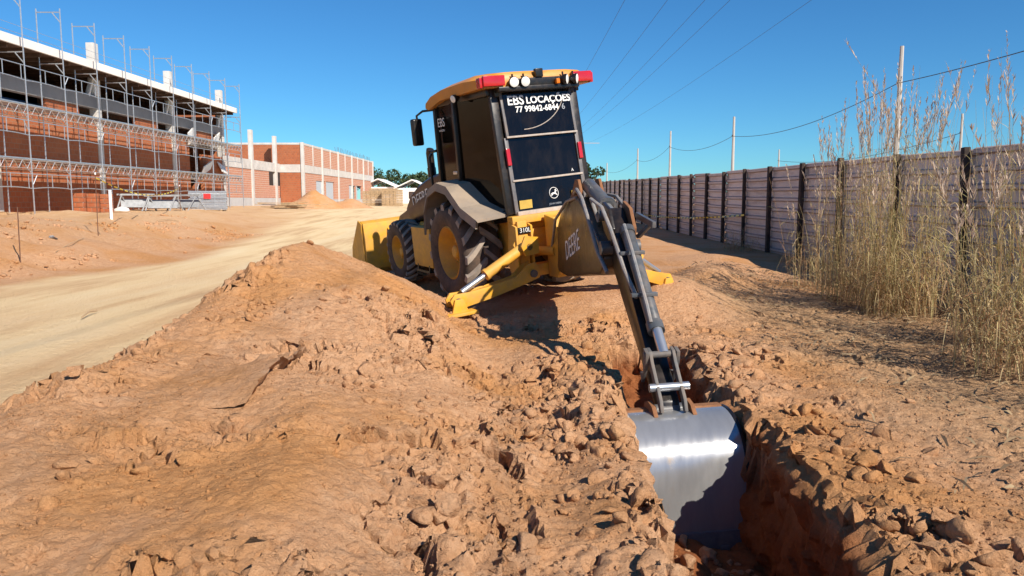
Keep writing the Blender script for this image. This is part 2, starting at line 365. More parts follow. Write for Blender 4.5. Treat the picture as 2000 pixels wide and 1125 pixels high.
def npmesh(name, V, F, mat, tint=None, smooth=False):
    me = bpy.data.meshes.new(name); V = np.asarray(V, np.float32); F = np.asarray(F, np.int32)
    me.vertices.add(len(V)); me.vertices.foreach_set('co', V.ravel())
    k = F.shape[1]; me.loops.add(F.size); me.loops.foreach_set('vertex_index', F.ravel())
    me.polygons.add(len(F)); me.polygons.foreach_set('loop_start', np.arange(0, F.size, k, dtype=np.int32))
    if smooth: me.polygons.foreach_set('use_smooth', np.ones(len(F), bool))
    me.update(calc_edges=True)
    if tint is not None:
        a = me.attributes.new('tint', 'FLOAT', 'POINT'); a.data.foreach_set('value', np.asarray(tint, np.float32))
    me.materials.append(M[mat]); o = bpy.data.objects.new(name, me); COL.objects.link(o); return o

# ================================================================== machine pose (needed by the ground too)
MROOT = Matrix.Translation((.094, 10.42, .41)) @ Matrix.Rotation(math.radians(117.6), 4, 'Z') @ Matrix.Rotation(math.radians(-.4), 4, 'Y') @ Matrix.Rotation(math.radians(-6.7), 4, 'X')
MINV = MROOT.inverted()
# ================================================================== GROUND
FX = 6.8
_ft = sorted((atX(px, py, FX).y, atX(px, py, FX).z) for px, py in
             [(2000, 281), (1873, 292), (1763, 301), (1632, 315), (1528, 324), (1411, 337), (1321, 343.5), (1257, 349), (1190, 353)])
_ft = [(-20, _ft[0][1])]+_ft+[(130, 3.1), (400, 3.3)]
def fence_top(y): return np.interp(y, [a for a, b in _ft], [b for a, b in _ft])
FH = 2.32
def trench_edges(y):
    return np.interp(y, [0, 2.5, 4.7, 7.1], [.50, .585, .70, .86]), np.interp(y, [0, 2.8, 3.6, 4.6, 5.2, 6.65, 8], [1.40, 1.47, 1.60, 1.62, 1.58, 1.60, 1.6])
CREST = [(-2.2, -1.5, .35), (-2.25, 1.0, .48), (-2.25, 3.3, .54), (-2.35, 4.2, .62), (-2.33, 5.0, .64), (-2.32, 6.0, .76), (-2.28, 7.0, 1.02), (-2.22, 7.7, 1.12), (-2.2, 8.35, 1.13), (-1.95, 8.75, 1.02)]
def height(x, y):
    """returns z and three soil masks (sand road, red cut, leaf litter)"""
    wob = fbm(x*.5, y*.5, 3)
    far = ss(11, 55, y)
    z = .20+.70*far+.03*fbm(x*.3, y*.3, 3)*(1+far)
    # bank under the building site on the left
    toe = np.interp(y, [-20, 8, 13, 17, 32, 60, 90], [-9.0, -8.6, -8.3, -7.6, -9.8, -14, -20])+.35*wob
    bank = ss(0, 1, (toe-x)/3.4)
    top = np.interp(y, [0, 15, 30, 60, 90], [.92, .95, 1.02, 1.0, .9])
    z = z+(top-z)*bank*np.where(y < 90, 1, 0)+bank*.20*fbm(x*.55, y*.55, 4)*(1-ss(40, 70, y))
    z = z+.16*np.exp(-((x-toe+1.2)/.8)**2)*np.clip(fbm(x*.8+3, y*.8, 3)+.2, 0, 1)*(1-ss(30, 50, y))
    # fence side
    zf = fence_top(y)-FH+.07*(1-ss(3.5, 6, x))
    wf = ss(.6, 2.7, x)*(1-ss(8, 40, x-FX))
    z = z+(zf+.04*wob-z)*wf
    # road ruts
    road = ss(.0, .9, x-toe)*(1-ss(-.5, .4, x+2.6+.3*wob))
    for c, w in ((-4.2, .30), (-5.9, .30)):
        z = z-.035*np.exp(-((x-c-.25*np.sin(y*.13))/w)**2)*road
    # ground plane the machine stands on
    R = np.array(MROOT.to_3x3()); t = np.array(MROOT.translation)
    nrm = R[:, 2]; zm = t[2]-.03-((x-t[0])*nrm[0]+(y-t[1])*nrm[1])/nrm[2]
    lx = (x-t[0])*R[0, 0]+(y-t[1])*R[1, 0]; ly = (x-t[0])*R[0, 1]+(y-t[1])*R[1, 1]
    d = np.sqrt(np.maximum(np.maximum(-1.3-lx, lx-2.6), 0)**2+np.maximum(np.maximum(-1.5-ly, ly-1.25), 0)**2)
    wm = 1-ss(0, 1.5, d)
    z = z+(zm-z)*wm
    # spoil bank right of the trench and behind the machine
    z = z+(.02+.07*ss(5.2, 6.2, y))*np.exp(-((x-2.0-.3*wob)/.55)**2)*(1-ss(7.5, 9, y))-.07*ss(1.2, 1.6, x)*(1-ss(2.0, 2.8, x))*ss(2.8, 3.5, y)*(1-ss(4.7, 5.4, y))
    for cx, cy, h, r in ((3.3, 12.6, .42, .8), (4.1, 14.2, .30, .9), (2.6, 11.2, .2, .5), (2.45, 8.9, .14, .5), (4.6, 17.0, .25, 1.1)):
        z = z+h*np.exp(-((x-cx)**2+(y-cy)**2)/r**2)
    # spoil heap
    zp = np.full(x.shape, -9.)
    C = np.array(CREST)
    for (x0, y0, h0), (x1, y1, h1) in zip(C[:-1], C[1:]):
        dx, dy = x1-x0, y1-y0; tt = np.clip(((x-x0)*dx+(y-y0)*dy)/(dx*dx+dy*dy), 0, 1)
        px, py = x0+tt*dx, y0+tt*dy; hh = h0+tt*(h1-h0)-.2
        dd = np.hypot(x-px, y-py)
        right = (x-px) > 0
        wid = np.where(right, 2.9-1.2*ss(6.8, 8.2, y), .72+.5*hh)
        q = np.clip(dd/wid, 0, 1)
        prof = np.where(right, (1-q)**1.25*(1+.25*q), 1-q*q*(3-2*q)*1.0)
        zp = np.maximum(zp, .2+hh*prof)
    # spur from the peak down to the left stabiliser
    for (x0, y0, h0), (x1, y1, h1) in (((-2.0, 8.5, .82), (-1.3, 8.45, .42)), ((-1.3, 8.45, .42), (-.7, 8.2, .12))):
        dx, dy = x1-x0, y1-y0; tt = np.clip(((x-x0)*dx+(y-y0)*dy)/(dx*dx+dy*dy), 0, 1)
        dd = np.hypot(x-x0-tt*dx, y-y0-tt*dy); hh = h0+tt*(h1-h0)
        zp = np.maximum(zp, .2+hh*(1-ss(0, 1, dd/(.85+.3*(1-tt)))))
    heap = ss(-.05, .25, zp-z+.02)
    k = .12; hmix = np.clip(.5+.5*(zp-z)/k, 0, 1); z = z*(1-hmix)+zp*hmix+k*hmix*(1-hmix)
    # smooth lobe and gully on the heap
    z = z+.10*np.exp(-((x+.95+.18*(y-3))/.33)**2)*ss(1.2, 2.4, y)*(1-ss(4.0, 5.2, y))
    z = z-.13*np.exp(-((x-.02+.16*(y-5.0))/.42)**2)*ss(2.6, 4.0, y)*(1-ss(6.6, 8.0, y))
    z = z+.05*np.exp(-((x-.5)/.18)**2)*ss(1, 3, y)*(1-ss(6.3, 7.3, y))
    # roughness
    near = 1-ss(13, 22, np.hypot(x, y))
    dist = ss(-3.4, -2.6, x)*(1-ss(3.8, 5.0, x))*near*(1-wm*.55)
    z = z+dist*(.040*fbm(x*1.1, y*1.1, 3, .5))
    wx = x+.10*perlin(x*3, y*3); wy = y+.10*perlin(x*3+50, y*3)
    rough = ss(-.25, .35, fbm(x*.8+7, y*.8+2, 2)+.45*np.exp(-((x-.0)**2+(y-4.6)**2)/2.2)-.35*np.exp(-((x+.9)**2+(y-2.9)**2)/.8))*dist
    rough = np.clip(rough*1.25-.2, 0, 1)*(1-.6*ss(1.55, 2.4, x))
    h1, e1 = plates(wx*3.6, wy*3.6); h2, e2 = plates(wx*8.5+31, wy*8.5); h3, e3 = plates(wx*19+5, wy*19+3)
    z = z+rough*(.060*h1-.030*(1-ss(0, .10, e1))+.034*h2-.016*(1-ss(0, .12, e2))+.016*h3-.006*(1-ss(0, .15, e3)))
    z = z+dist*(.008*fbm(x*13, y*13, 3, .65)-.012*np.clip(fbm(x*15+3, y*15, 2)-.45, 0, 1))+near*.006*fbm(x*7, y*7, 3)
    lf = (1-ss(24, 34, y))*ss(-.1, -1.0, x-toe)*.16; h4, e4 = plates(x*2.2+.3*wob, y*2.2); z = z+lf*h4*np.clip(fbm(x*.7, y*.7, 2)+.3, 0, 1)*2
    # trench
    tl, tr = trench_edges(y)
    jl = .055*fbm(x*0+3.3, y*2.3, 4); jr = .07*fbm(x*0+9.1, y*1.7, 3)
    ww = np.minimum(x-(tl+jl), (tr+jr)-x); endw = 7.35+.08*perlin(x*3, y*0+1)-y; wt = np.minimum(ww, endw)
    floor = -.60+.05*fbm(x*4, y*4, 3)+.22*ss(4.55, 4.15, y)*np.exp(-((x-.92)/.24)**2)*ss(3.3, 3.9, y)+.9*ss(6.2, 7.3, y)*.4
    cut = ss(0, .11, wt)
    z = z*(1-cut)+floor*cut
    lit = ss(2.0, 3.2, x+.3*wob)*(1-ss(9, 14, y))*near*.8
    sand = np.clip(road*(1-heap)*(1-wm*.4)+.75*ss(20, 50, y)*(1-bank*.5), 0, 1)*(1-ss(1.5, 4, x)*.6)
    sand = np.maximum(sand, .35*bank*ss(12, 30, y))
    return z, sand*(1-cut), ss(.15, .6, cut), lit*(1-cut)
def spaced(lo, hi, step, lim0, lim1, g=1.09):
    a = list(np.arange(lo, hi, step)); s = step; v = lo
    while v > lim0: s = min(s*g, 60); v -= s; a.insert(0, v)
    s = step; v = a[-1]
    while v < lim1: s = min(s*g, 60); v += s; a.append(v)
    return np.array(a)
gx = spaced(-3.4, 3.4, .017, -700, 900); gy = spaced(1.7, 8.6, .017, -60, 1500)
GX, GY = np.meshgrid(gx, gy)
GZ, A1, A2, A3 = height(GX, GY)
def gz(x, y):
    i = np.clip(np.searchsorted(gx, x)-1, 0, len(gx)-2); j = np.clip(np.searchsorted(gy, y)-1, 0, len(gy)-2)
    u = (x-gx[i])/(gx[i+1]-gx[i]); v = (y-gy[j])/(gy[j+1]-gy[j])
    return (GZ[j, i]*(1-u)+GZ[j, i+1]*u)*(1-v)+(GZ[j+1, i]*(1-u)+GZ[j+1, i+1]*u)*v
def hit(px, py):
    """where a pixel's ray meets the ground"""
    d = ray(px, py); t = np.concatenate([np.arange(1.5, 14, .02), np.arange(14, 80, .2)])
    z = EYE+d[2]*t; g = gz(d[0]*t, t); k = np.argmax(g >= z)
    return Vector((d[0]*t[k], t[k], g[k]))
nx, ny = len(gx), len(gy)
idx = np.arange(nx*ny).reshape(ny, nx)
F = np.stack([idx[:-1, :-1], idx[:-1, 1:], idx[1:, 1:], idx[1:, :-1]], -1).reshape(-1, 4)
# push along the surface sideways a little so cut faces and plates are not pure height steps
dzx = np.gradient(GZ, axis=1)/np.gradient(GX, axis=1); dzy = np.gradient(GZ, axis=0)/np.gradient(GY, axis=0)
sl = np.clip(np.hypot(dzx, dzy), 0, 3)
near = (1-ss(9, 13, np.hypot(GX, GY)))
push = .05*near*np.clip(sl-.4, 0, 1.5)*fbm(GX*5+GZ*6, GY*5-GZ*7, 3)
VX = GX-push*np.clip(dzx, -2, 2)*.5; VY = GY-push*np.clip(dzy, -2, 2)*.5
ground = npmesh('ground', np.stack([VX, VY, GZ], -1).reshape(-1, 3), F, 'soil', smooth=True)
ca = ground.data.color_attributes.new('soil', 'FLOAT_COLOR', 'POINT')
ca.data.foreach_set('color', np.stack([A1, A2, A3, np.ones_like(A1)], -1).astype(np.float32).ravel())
ground.data.set_sharp_from_angle(angle=math.radians(33))
tag(ground, kind='structure')

wy = np.arange(1.2, 7.3, .02); wn_ = 56
WYY, WU = np.meshgrid(wy, np.linspace(0, 1, wn_), indexing='ij')
_tl, _tr = trench_edges(WYY); _ed = _tr+.07*fbm(WYY*0+9.1, WYY*1.7, 3)
ztop = gz(np.minimum(_ed+.05, 3), WYY)+.01; zb = -.72
WZ = zb+(ztop-zb)*WU
lip = ss(.88, 1.0, WU)
hx_, he_ = plates(WYY*4.5+.3*WZ, WZ*5.5+.2*WYY)
WX_ = _ed-.06+.075*fbm(WYY*2.0, WZ*1.8+5, 4, .55)+.045*hx_-.02*(1-ss(0, .12, he_))*0+.010*fbm(WYY*13, WZ*13, 3, .6)+.006*np.sin(WYY*70+2*perlin(WYY*5, WZ*2))*ss(.2, .6, perlin(WYY*1.3, WZ)+.4)+lip*(.16+.10*perlin(WYY*5, WZ*0))+.05*(1-WU)*-1
ci = np.arange(WX_.size).reshape(WX_.shape)
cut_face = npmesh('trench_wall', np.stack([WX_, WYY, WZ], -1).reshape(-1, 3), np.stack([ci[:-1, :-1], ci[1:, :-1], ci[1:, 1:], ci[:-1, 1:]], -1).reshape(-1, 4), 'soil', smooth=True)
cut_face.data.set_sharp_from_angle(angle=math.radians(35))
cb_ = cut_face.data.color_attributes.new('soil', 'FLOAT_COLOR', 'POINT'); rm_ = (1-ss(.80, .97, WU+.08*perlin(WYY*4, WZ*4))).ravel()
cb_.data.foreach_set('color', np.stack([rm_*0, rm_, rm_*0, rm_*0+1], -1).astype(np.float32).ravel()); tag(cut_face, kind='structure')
# ------------------------------------------------------------------ clods
def ico(sub):
    bm = bmesh.new(); bmesh.ops.create_icosphere(bm, subdivisions=sub, radius=1)
    V = np.array([v.co[:] for v in bm.verts]); Fq = np.array([[v.index for v in f.verts] for f in bm.faces]); bm.free(); return V, Fq
ICO = {k: ico(k) for k in (1, 2, 3, 4)}
def clod_shape(sub, flat=.7, rough=.28, cuts=4):
    V, Fq = ICO[sub]; V = V.copy()
    for _ in range(cuts+4):      # planar fractures
        d = RNG.normal(size=3); d /= np.linalg.norm(d); lim = RNG.uniform(.22, .62)
        p = V @ d; V = V-np.outer(np.maximum(p-lim, 0)*.97, d)
    V = V+RNG.normal(size=V.shape)*rough*.05
    o = RNG.uniform(0, 50); V *= (1+.45*rough*fbm(V[:, 0]*1.6+o+V[:, 2], V[:, 1]*1.6-o+V[:, 2]*.7, 3))[:, None]
    V *= np.array([RNG.uniform(.8, 1.25), RNG.uniform(.7, 1.1), RNG.uniform(flat*.75, flat*1.2)])
    return V, Fq
def rotm(maxtilt=.6):
    return np.array(Euler((RNG.uniform(-maxtilt, maxtilt), RNG.uniform(-maxtilt, maxtilt), RNG.uniform(0, 6.28))).to_matrix())
def scatter(name, pts, sizes, sub, label, mat='clod', flat=.7, sink=.35):
    shapes = [clod_shape(sub, flat) for _ in range(24)]; VV = []; FF = []; o = 0
    for (x, y), s in zip(pts, sizes):
        V, Fq = shapes[RNG.integers(24)]; V = (V @ rotm(.7).T)*s+np.array([x, y, gz(x, y)+s*(.5-sink)*.6])
        VV.append(V); FF.append(Fq+o); o += len(V)
    ob = npmesh(name, np.concatenate(VV), np.concatenate(FF), mat, smooth=False)
    return tag(ob, label, None, None, 'stuff')
def sample(n, fn, box):
    out = []
    while len(out) < n:
        x = RNG.uniform(box[0], box[1], 4000); y = RNG.uniform(box[2], box[3], 4000)
        k = RNG.uniform(size=4000) < fn(x, y); out += list(zip(x[k], y[k]))
    return out[:n]
def dens(x, y):
    tl, tr = trench_edges(y)
    a = np.clip(fbm(x*.9+7, y*.9+2, 3)*.8+.45, .28, 1)*ss(-3.3, -2.4, x)*(1-ss(2.6, 3.6, x))
    a = a*np.where((x > tl-.02) & (x < tr+.03) & (y < 7.4), 0, 1)
    a = a*(1-.85*np.exp(-((x+.95)**2+(y-2.9)**2)/.5))
    R = np.array(MROOT.to_3x3()); t = np.array(MROOT.translation)
    return a*np.clip(3.2/np.maximum(y, 1), .25, 1)
pts = sample(36000, dens, (-3.4, 3.6, 1.8, 9.3)); scatter('soil_crumbs', pts, .0045+.012*RNG.random(len(pts))**3, 1, 'small crumbs of orange soil strewn over the spoil heap and banks')
def rdens(x, y):
    return dens(x, y)*(1-.85*ss(1.9, 2.5, x))*np.clip(fbm(x*1.2+4, y*1.2, 2)*1.2-.22+1.0*np.exp(-((x+.15)**2/.6+(y-4.7)**2/3)), .02, 1)
lips = []
for k in range(400):
    y = RNG.uniform(2.2, 7.2); tl, tr = trench_edges(np.array(y)); lips.append((float(tr)+abs(RNG.normal())*.22+(.14 if 3.3 < y < 4.9 else .05), y) if k % 4 else (float(tl)-abs(RNG.normal())*.10-.03, y))
fl_ = [(RNG.uniform(.78, 1.42), RNG.uniform(3.2, 4.5)) for k in range(90)]; scatter('trench_floor_lumps', fl_, .015+.05*RNG.random(90)**2, 2, 'fallen lumps of soil on the floor of the trench')
scatter('trench_lip_lumps', lips, .014+.08*RNG.random(len(lips))**3.2, 2, 'broken lumps of soil along the lips of the trench', sink=.3)
pts = sample(1300, rdens, (-3.0, 3.4, 2.0, 9.2)); scatter('soil_lumps', pts, .015+.055*RNG.random(len(pts))**3.8, 2, 'fist sized lumps of dry orange soil on the heap')
pts = sample(1800, lambda x, y: ss(-7.9, -9, x)*np.clip(fbm(x*.6, y*.6, 3), 0, 1)*(1-ss(24, 30, y)), (-14, -7.6, 9, 28)); scatter('bank_crumbs', pts, .025+.075*RNG.random(len(pts))**2.5, 1, 'dark broken soil crumbs along the foot of the left bank')
BIG = [
 (150, 728, .075, .8, 'rounded orange clod lying at the road edge of the heap'),
 (890, 868, .115, .75, 'pale flat-topped clod in the middle of the spoil heap'),
 (1112, 893, .155, .7, 'largest boulder of soil beside a dark hollow near the trench'),
 (842, 945, .125, .65, 'angular soil block with a dark shaded foot in the heap centre'),
 (875, 1015, .12, .8, 'tall fractured clod below the angular block, towards the picture bottom'),
 (706, 838, .065, .8, 'pale square clod left of the grey clod cluster'),
 (805, 838, .06, .8, 'dark grey clod in the cluster at the heap centre'),
 (768, 905, .10, .55, 'wide pale slab of soil left of the angular block'),
 (594, 655, .075, .5, 'flat tilted clod just above the long cracked slab'),
 (812, 650, .075, .6, 'dark-sided clod high on the heap below the front wheel'),
 (1150, 1050, .06, .45, 'round greyish flat clod near the trench lip'),
 (235, 1085, .16, .55, 'broad smooth orange clod at the bottom left corner'),
 (1000, 800, .09, .7, 'orange clod on the slope left of the boom'),
 (1085, 715, .095, .6, 'clod below the machine shadow near the trench head'),
 (1560, 890, .15, .85, 'big cracked lump overhanging the right lip of the trench'),
 (1645, 985, .15, .7, 'rough lump on the right trench bank below the cracked lump'),
 (1500, 690, .08, .6, 'clod on the right bank beside the bucket linkage'),
 (1860, 1020, .09, .6, 'low clod on the right bank near the bottom right'),
 (1760, 905, .075, .7, 'lit clod among grass shadows on the right bank'),
 (60, 1095, .10, .7, 'clod with a dark cleft at the bottom left edge'),
]
for px, py, s, fl, lb in BIG:
    p = hit(px, py); V, Fq = clod_shape(4, fl, .34, 10)
    a = RNG.uniform(0, 6.28); V = V @ rotm(.3).T
    V = V*(1+.05*fbm(V[:, 0]*5, V[:, 1]*5+V[:, 2]*4, 4))[:, None]
    o = npmesh('soil_clod', V*s, Fq, 'clod', smooth=False); o.data.shade_smooth(); o.data.set_sharp_from_angle(angle=math.radians(28)); o.location = p+Vector((0, 0, -s*fl*.12)); tag(o, lb, 'clod', 'large clods of dug soil')
for k, (px, py, s, lb) in enumerate([(1335, 1068, .075, 'upper left lit clod in the trench under the bucket'), (1385, 1090, .08, 'right hand lit clod in the trench under the bucket'), (1345, 1112, .07, 'lowest lit clod in the trench under the bucket')]):
    V, Fq = clod_shape(3, .85, .3, 5); o = npmesh('soil_clod', V*s, Fq, 'clod', smooth=False); o.location = hit(px, py)+Vector((0, 0, .02)); tag(o, lb, 'clod', 'large clods of dug soil')
# long cracked slab with an undercut edge
a = hit(480, 800); b = hit(612, 688); ex = (b-a); Ls = ex.length; ex.normalize(); up = Vector((0.05, -.1, 1)).normalized(); ey = up.cross(ex).normalized(); up = ex.cross(ey)
sl_v = []; nn = 40; mm = 14
for i in range(nn+1):
    for j in range(mm+1):
        u = i/nn; v = j/mm
        wdt = .52*math.sin(math.pi*min(1, .12+u*.95))**.6*(1-.3*u)
        p = a+ex*(Ls*u)+ey*(v*wdt)
        edge = .020*fbm(np.array([u*7.]), np.array([v*2.]), 3)[0]
        hgt = (.040+.055*math.sin(math.pi*u))*(1-v)**1.1+edge*(1-v)
        sl_v.append(Vector((p.x, p.y, max(gz(p.x, p.y)-.01, 0)))+up*hgt-ey*(edge*2))
sl_v2 = []
for i in range(nn+1):
    p = sl_v[i*(mm+1)]; sl_v2 += [p-up*(.03+.02*math.sin(9*i/nn))+ey*.02, p-up*.11+ey*.10]
fs = [(i*(mm+1)+j, (i+1)*(mm+1)+j, (i+1)*(mm+1)+j+1, i*(mm+1)+j+1) for i in range(nn) for j in range(mm)]
o0 = len(sl_v)
for i in range(nn):
    fs += [(i*(mm+1), o0+2*i, o0+2*i+2, (i+1)*(mm+1)), (o0+2*i, o0+2*i+1, o0+2*i+3, o0+2*i+2)]
mb = MB(); mb.add(sl_v+sl_v2, fs); tag(mb.build('soil_slab', 'clod', smooth=50), 'long cracked slab of soil with a dark undercut edge on the heap', 'clod')
# ================================================================== BACKHOE LOADER
root = bpy.data.objects.new('backhoe_loader', None); COL.objects.link(root); root.matrix_world = MROOT
tag(root, 'yellow and black backhoe loader digging the trench with its rear bucket', 'backhoe')
def text_mesh(name, s, size, mat, parent, o, ex, ey, ez, off=.004, extrude=.0012, xf=None, align='CENTER', bold=0):
    cu = bpy.data.curves.new(name, 'FONT'); cu.body = s; cu.size = size; cu.extrude = extrude; cu.align_x = align; cu.align_y = 'CENTER'; cu.resolution_u = 3; cu.offset = bold
    to = bpy.data.objects.new(name, cu); COL.objects.link(to); bpy.context.view_layer.update()
    me = bpy.data.meshes.new_from_object(to.evaluated_get(bpy.context.evaluated_depsgraph_get())); bpy.data.objects.remove(to)
    ex = Vector(ex).normalized(); ey = Vector(ey).normalized(); ez = Vector(ez).normalized(); o = Vector(o)+ez*off
    for v in me.vertices:
        q = o+ex*v.co.x+ey*v.co.y+ez*v.co.z; v.co = xf @ q if xf is not None else q
    me.materials.clear(); me.materials.append(M[mat]); me.name = name
    ob = bpy.data.objects.new(name, me); COL.objects.link(ob); ob.parent = parent; return ob
XA, YA, ZA = Vector((1, 0, 0)), Vector((0, 1, 0)), Vector((0, 0, 1))
# ---- chassis
mb = MB(); mb.box((.9, 0, .72), (3.5, .56, .34)); mb.box((2.0, 0, .48), (.5, .6, .25)); mb.box((-.75, 0, .78), (.6, .9, .5)); mb.build('chassis', 'yellow', root, .02)
mb = MB(); mb.tube([(0, -.65, .60), (0, .65, .60)], .17, 16); mb.lathe([(-.2, .0), (-.2, .22), (.2, .22), (.2, 0)], (0, 0, .6), (1, 0, 0), 20); mb.build('rear_axle', 'yellow', root)
mb = MB(); mb.bar((2.12, -.66, .48), (2.12, .66, .48), .2, .18); mb.tube([(2.25, -.6, .5), (2.25, .6, .5)], .05, 10); mb.build('front_axle', 'yellow', root, .015)
# ---- wheels
def wheel(cx, side, cz, R, rw, rr, lugs, track, lugh):
    c = Vector((cx, side*track, cz)); ax = (0, side, 0); h = rw/2
    m = MB()   # rim: dished disc
    prof = [(h*.86, rr*1.05), (h*.92, rr), (h*.80, rr*.96), (h*.55, rr*.90), (h*.25, rr*.84), (h*.02, rr*.78), (-.02, rr*.60), (.03, rr*.42), (.03, rr*.30), (.03, 0.001)]
    m.lathe(prof, c, ax, 40); m.lathe([(-h*.9, rr*1.02), (-h*.6, rr*.9), (-h*.1, rr*.78), (h*.02, rr*.78)], c, ax, 40)
    rim = m.build('wheel', 'yellow', root, smooth=35)
    m = MB(); m.lathe([(.03, rr*.30), (h*.55, rr*.26), (h*.62, rr*.20), (h*.62, .001)], c, ax, 24)
    for k in range(8):
        t = k*math.pi/4; q = c+Vector((math.cos(t)*rr*.5, side*.03, math.sin(t)*rr*.5)); m.tube([q, q+Vector((0, side*.035, 0))], .022, 6)
    m.build('hub', 'yellow', rim, smooth=35)
    m = MB(); Rb = R-lugh
    prof = [(h*.80, rr*1.00), (h*.96, rr*1.10), (h*1.06, (rr+Rb)*.5), (h*1.02, Rb*.90), (h*.90, Rb*.965), (h*.6, Rb*.992), (0, Rb), (-h*.6, Rb*.992), (-h*.9, Rb*.965), (-h*1.02, Rb*.9), (-h*1.06, (rr+Rb)*.5), (-h*.96, rr*1.1), (-h*.8, rr)]
    m.lathe(prof, c, ax, 56); m.build('tyre', 'rubber', rim, smooth=50)
    m = MB(); n = lugs
    for k in range(n):
        for sd in (1, -1):
            t0 = 2*math.pi*(k+(.5 if sd < 0 else 0))/n; sweep = .62*2*math.pi/n*1.5
            vs = []; N = 5
            for i in range(N+1):
                u = i/N; lat = sd*h*(-.04+u*1.03); t = t0+sweep*(u-.2)*1.0
                Rt = R*(1-.035*max(0, u-.6)/.4) if u < .98 else R*.945; Rl = Rb*(.975 if u < .7 else .90)
                wv = (.075+.03*u)*R/.66*(15/lugs)**.6
                for rad, ww in ((Rl, wv*1.25), (Rt, wv*.85)):
                    for s2 in (-1, 1):
                        tt = t+s2*ww/2/R*1.0
                        vs.append(c+Vector((math.cos(tt)*rad, lat, math.sin(tt)*rad)))
            fs = []
            for i in range(N):
                o = i*4; fs += [(o+2, o+3, o+7, o+6), (o, o+2, o+6, o+4), (o+3, o+1, o+5, o+7)]
            fs += [(0, 1, 3, 2), (N*4, N*4+2, N*4+3, N*4+1)]
            m.add(vs, fs)
    m.build('tread', 'tread', rim, smooth=30)
    return rim
for sd in (1, -1):
    wheel(0, sd, .61, .66, .50, .335, 15, .74, .055)
    wheel(2.12, sd, .47, .49, .33, .25, 22, .79, .03)
# ---- fenders
fp = [(.66, .95), (.60, 1.24), (.42, 1.46), (.10, 1.55), (-.22, 1.50), (-.60, 1.24), (-1.02, 1.10)]
for sd in (1, -1):
    m = MB()
    th = .035
    for k in range(len(fp)-1):
        (x0, z0), (x1, z1) = fp[k], fp[k+1]
        y0, y1 = sd*.52, sd*1.0
        dn = Vector((z0-z1, 0, x1-x0)).normalized()*(-th) if x1 < x0 else Vector((0, 0, -th))
        dn = Vector((0, 0, 0))
        vs = [(x0, y0, z0), (x1, y0, z1), (x1, y1, z1-.03), (x0, y1, z0-.03), (x0, y1+sd*.02, z0-.13), (x1, y1+sd*.02, z1-.13), (x1, y1-sd*.01, z1-.13), (x0, y1-sd*.01, z0-.13), (x0, y0, z0-th), (x1, y0, z1-th), (x1, y1-sd*.02, z1-.06), (x0, y1-sd*.02, z0-.06)]
        m.add(vs, [(0, 1, 2, 3), (3, 2, 5, 4), (4, 5, 6, 7), (7, 6, 10, 11), (11, 10, 9, 8), (0, 3, 11, 8), (1, 9, 10, 2)])
    m.build('fender', 'fender', root, smooth=50)
    # inner well panel
    m = MB(); m.prism([(a*.98, b-.03) for a, b in fp]+[(-1.02, 1.0), (-.6, .95), (.5, .9)], (0, 0, 0), XA, ZA, YA, sd*.50, sd*.53); m.build('wheel_well', 'black_paint', root)
# ---- cab
cab = MB()
CW = .69
def pil(p, q, w=.07, d=.07): cab.bar(p, q, w, d, (1, 0, 0))
RT, RBt = (-.90, 2.50), (-1.07, 1.08)       # rear edge (x,z) top and bottom
for sd in (1, -1):
    pil((RT[0]+.03, sd*(CW-.14), RT[1]+.08), (RBt[0]+.03, sd*(CW-.14), RBt[1]), .10, .075)
    pil((-.08, sd*CW, 2.56), (-.02, sd*CW, 1.1), .08, .06)
    pil((.60, sd*(CW-.02), 2.54), (.68, sd*(CW-.02), 1.12), .07, .07)
    cab.bar((-.90, sd*(CW-.08), 2.52), (.60, sd*(CW-.02), 2.53), .07, .08)
    cab.bar((.68, sd*(CW-.02), 1.14), (-.1, sd*(CW-.02), 1.14), .07, .1)
cab.box((-.1, 0, 1.08), (1.7, 1.2, .10)); cab.bar((-.90, -.55, 2.52), (-.90, .55, 2.52), .08, .12); cab.bar((.62, -.66, 2.52), (.62, .66, 2.52), .07, .07); cab.box((.66, 0, 1.42), (.05, 1.3, .56))
cab = cab.build('cab_frame', 'black_paint', root, .012)
m = MB()
rp = [(-1.02, 2.56), (-1.03, 2.66), (-.98, 2.735), (-.55, 2.775), (.15, 2.755), (.52, 2.68), (.72, 2.56), (.74, 2.50), (.66, 2.47), (.2, 2.55)]
N = 9
for j in range(N+1):
    y = -1+2*j/N; ys = .765*y
    e = abs(y)**6
    m.v += [(a*(1-.02*e), ys, 2.56+(b-2.56)*(1-.42*e) if b > 2.56 else b) for a, b in rp]
k = len(rp); m.f += [(j*k+i, j*k+(i+1) % k, (j+1)*k+(i+1) % k, (j+1)*k+i) for j in range(N) for i in range(k)]; m.f += [tuple(range(k)), tuple(N*k+i for i in range(k))[::-1]]
roof = m.build('roof', 'roof_yellow', root, .0, smooth=45)
m = MB(); m.box((-.1, 0, 2.535), (1.45, 1.2, .05)); m.build('headliner', 'black_paint', roof)
m = MB(); m.box((-1.035, 0, 2.60), (.05, .74, .10)); m.box((-1.02, 0, 2.535), (.10, 1.1, .05)); m.build('lamp_bar', 'black_paint', roof, .008)
m = MB(); m.box((-1.05, 0, 2.70), (.06, .10, .10)); m.build('lamp_bracket', 'black_paint', roof, .01)
for sd in (1, -1):
    m = MB(); m.box((-1.045, sd*.60, 2.635), (.05, .28, .12)); m.build('tail_lamp', 'red_lens', roof, .012)
    m = MB(); m.box((-.99, sd*.755, 2.62), (.10, .045, .12)); m.build('tail_lamp', 'red_lens', roof, .012)
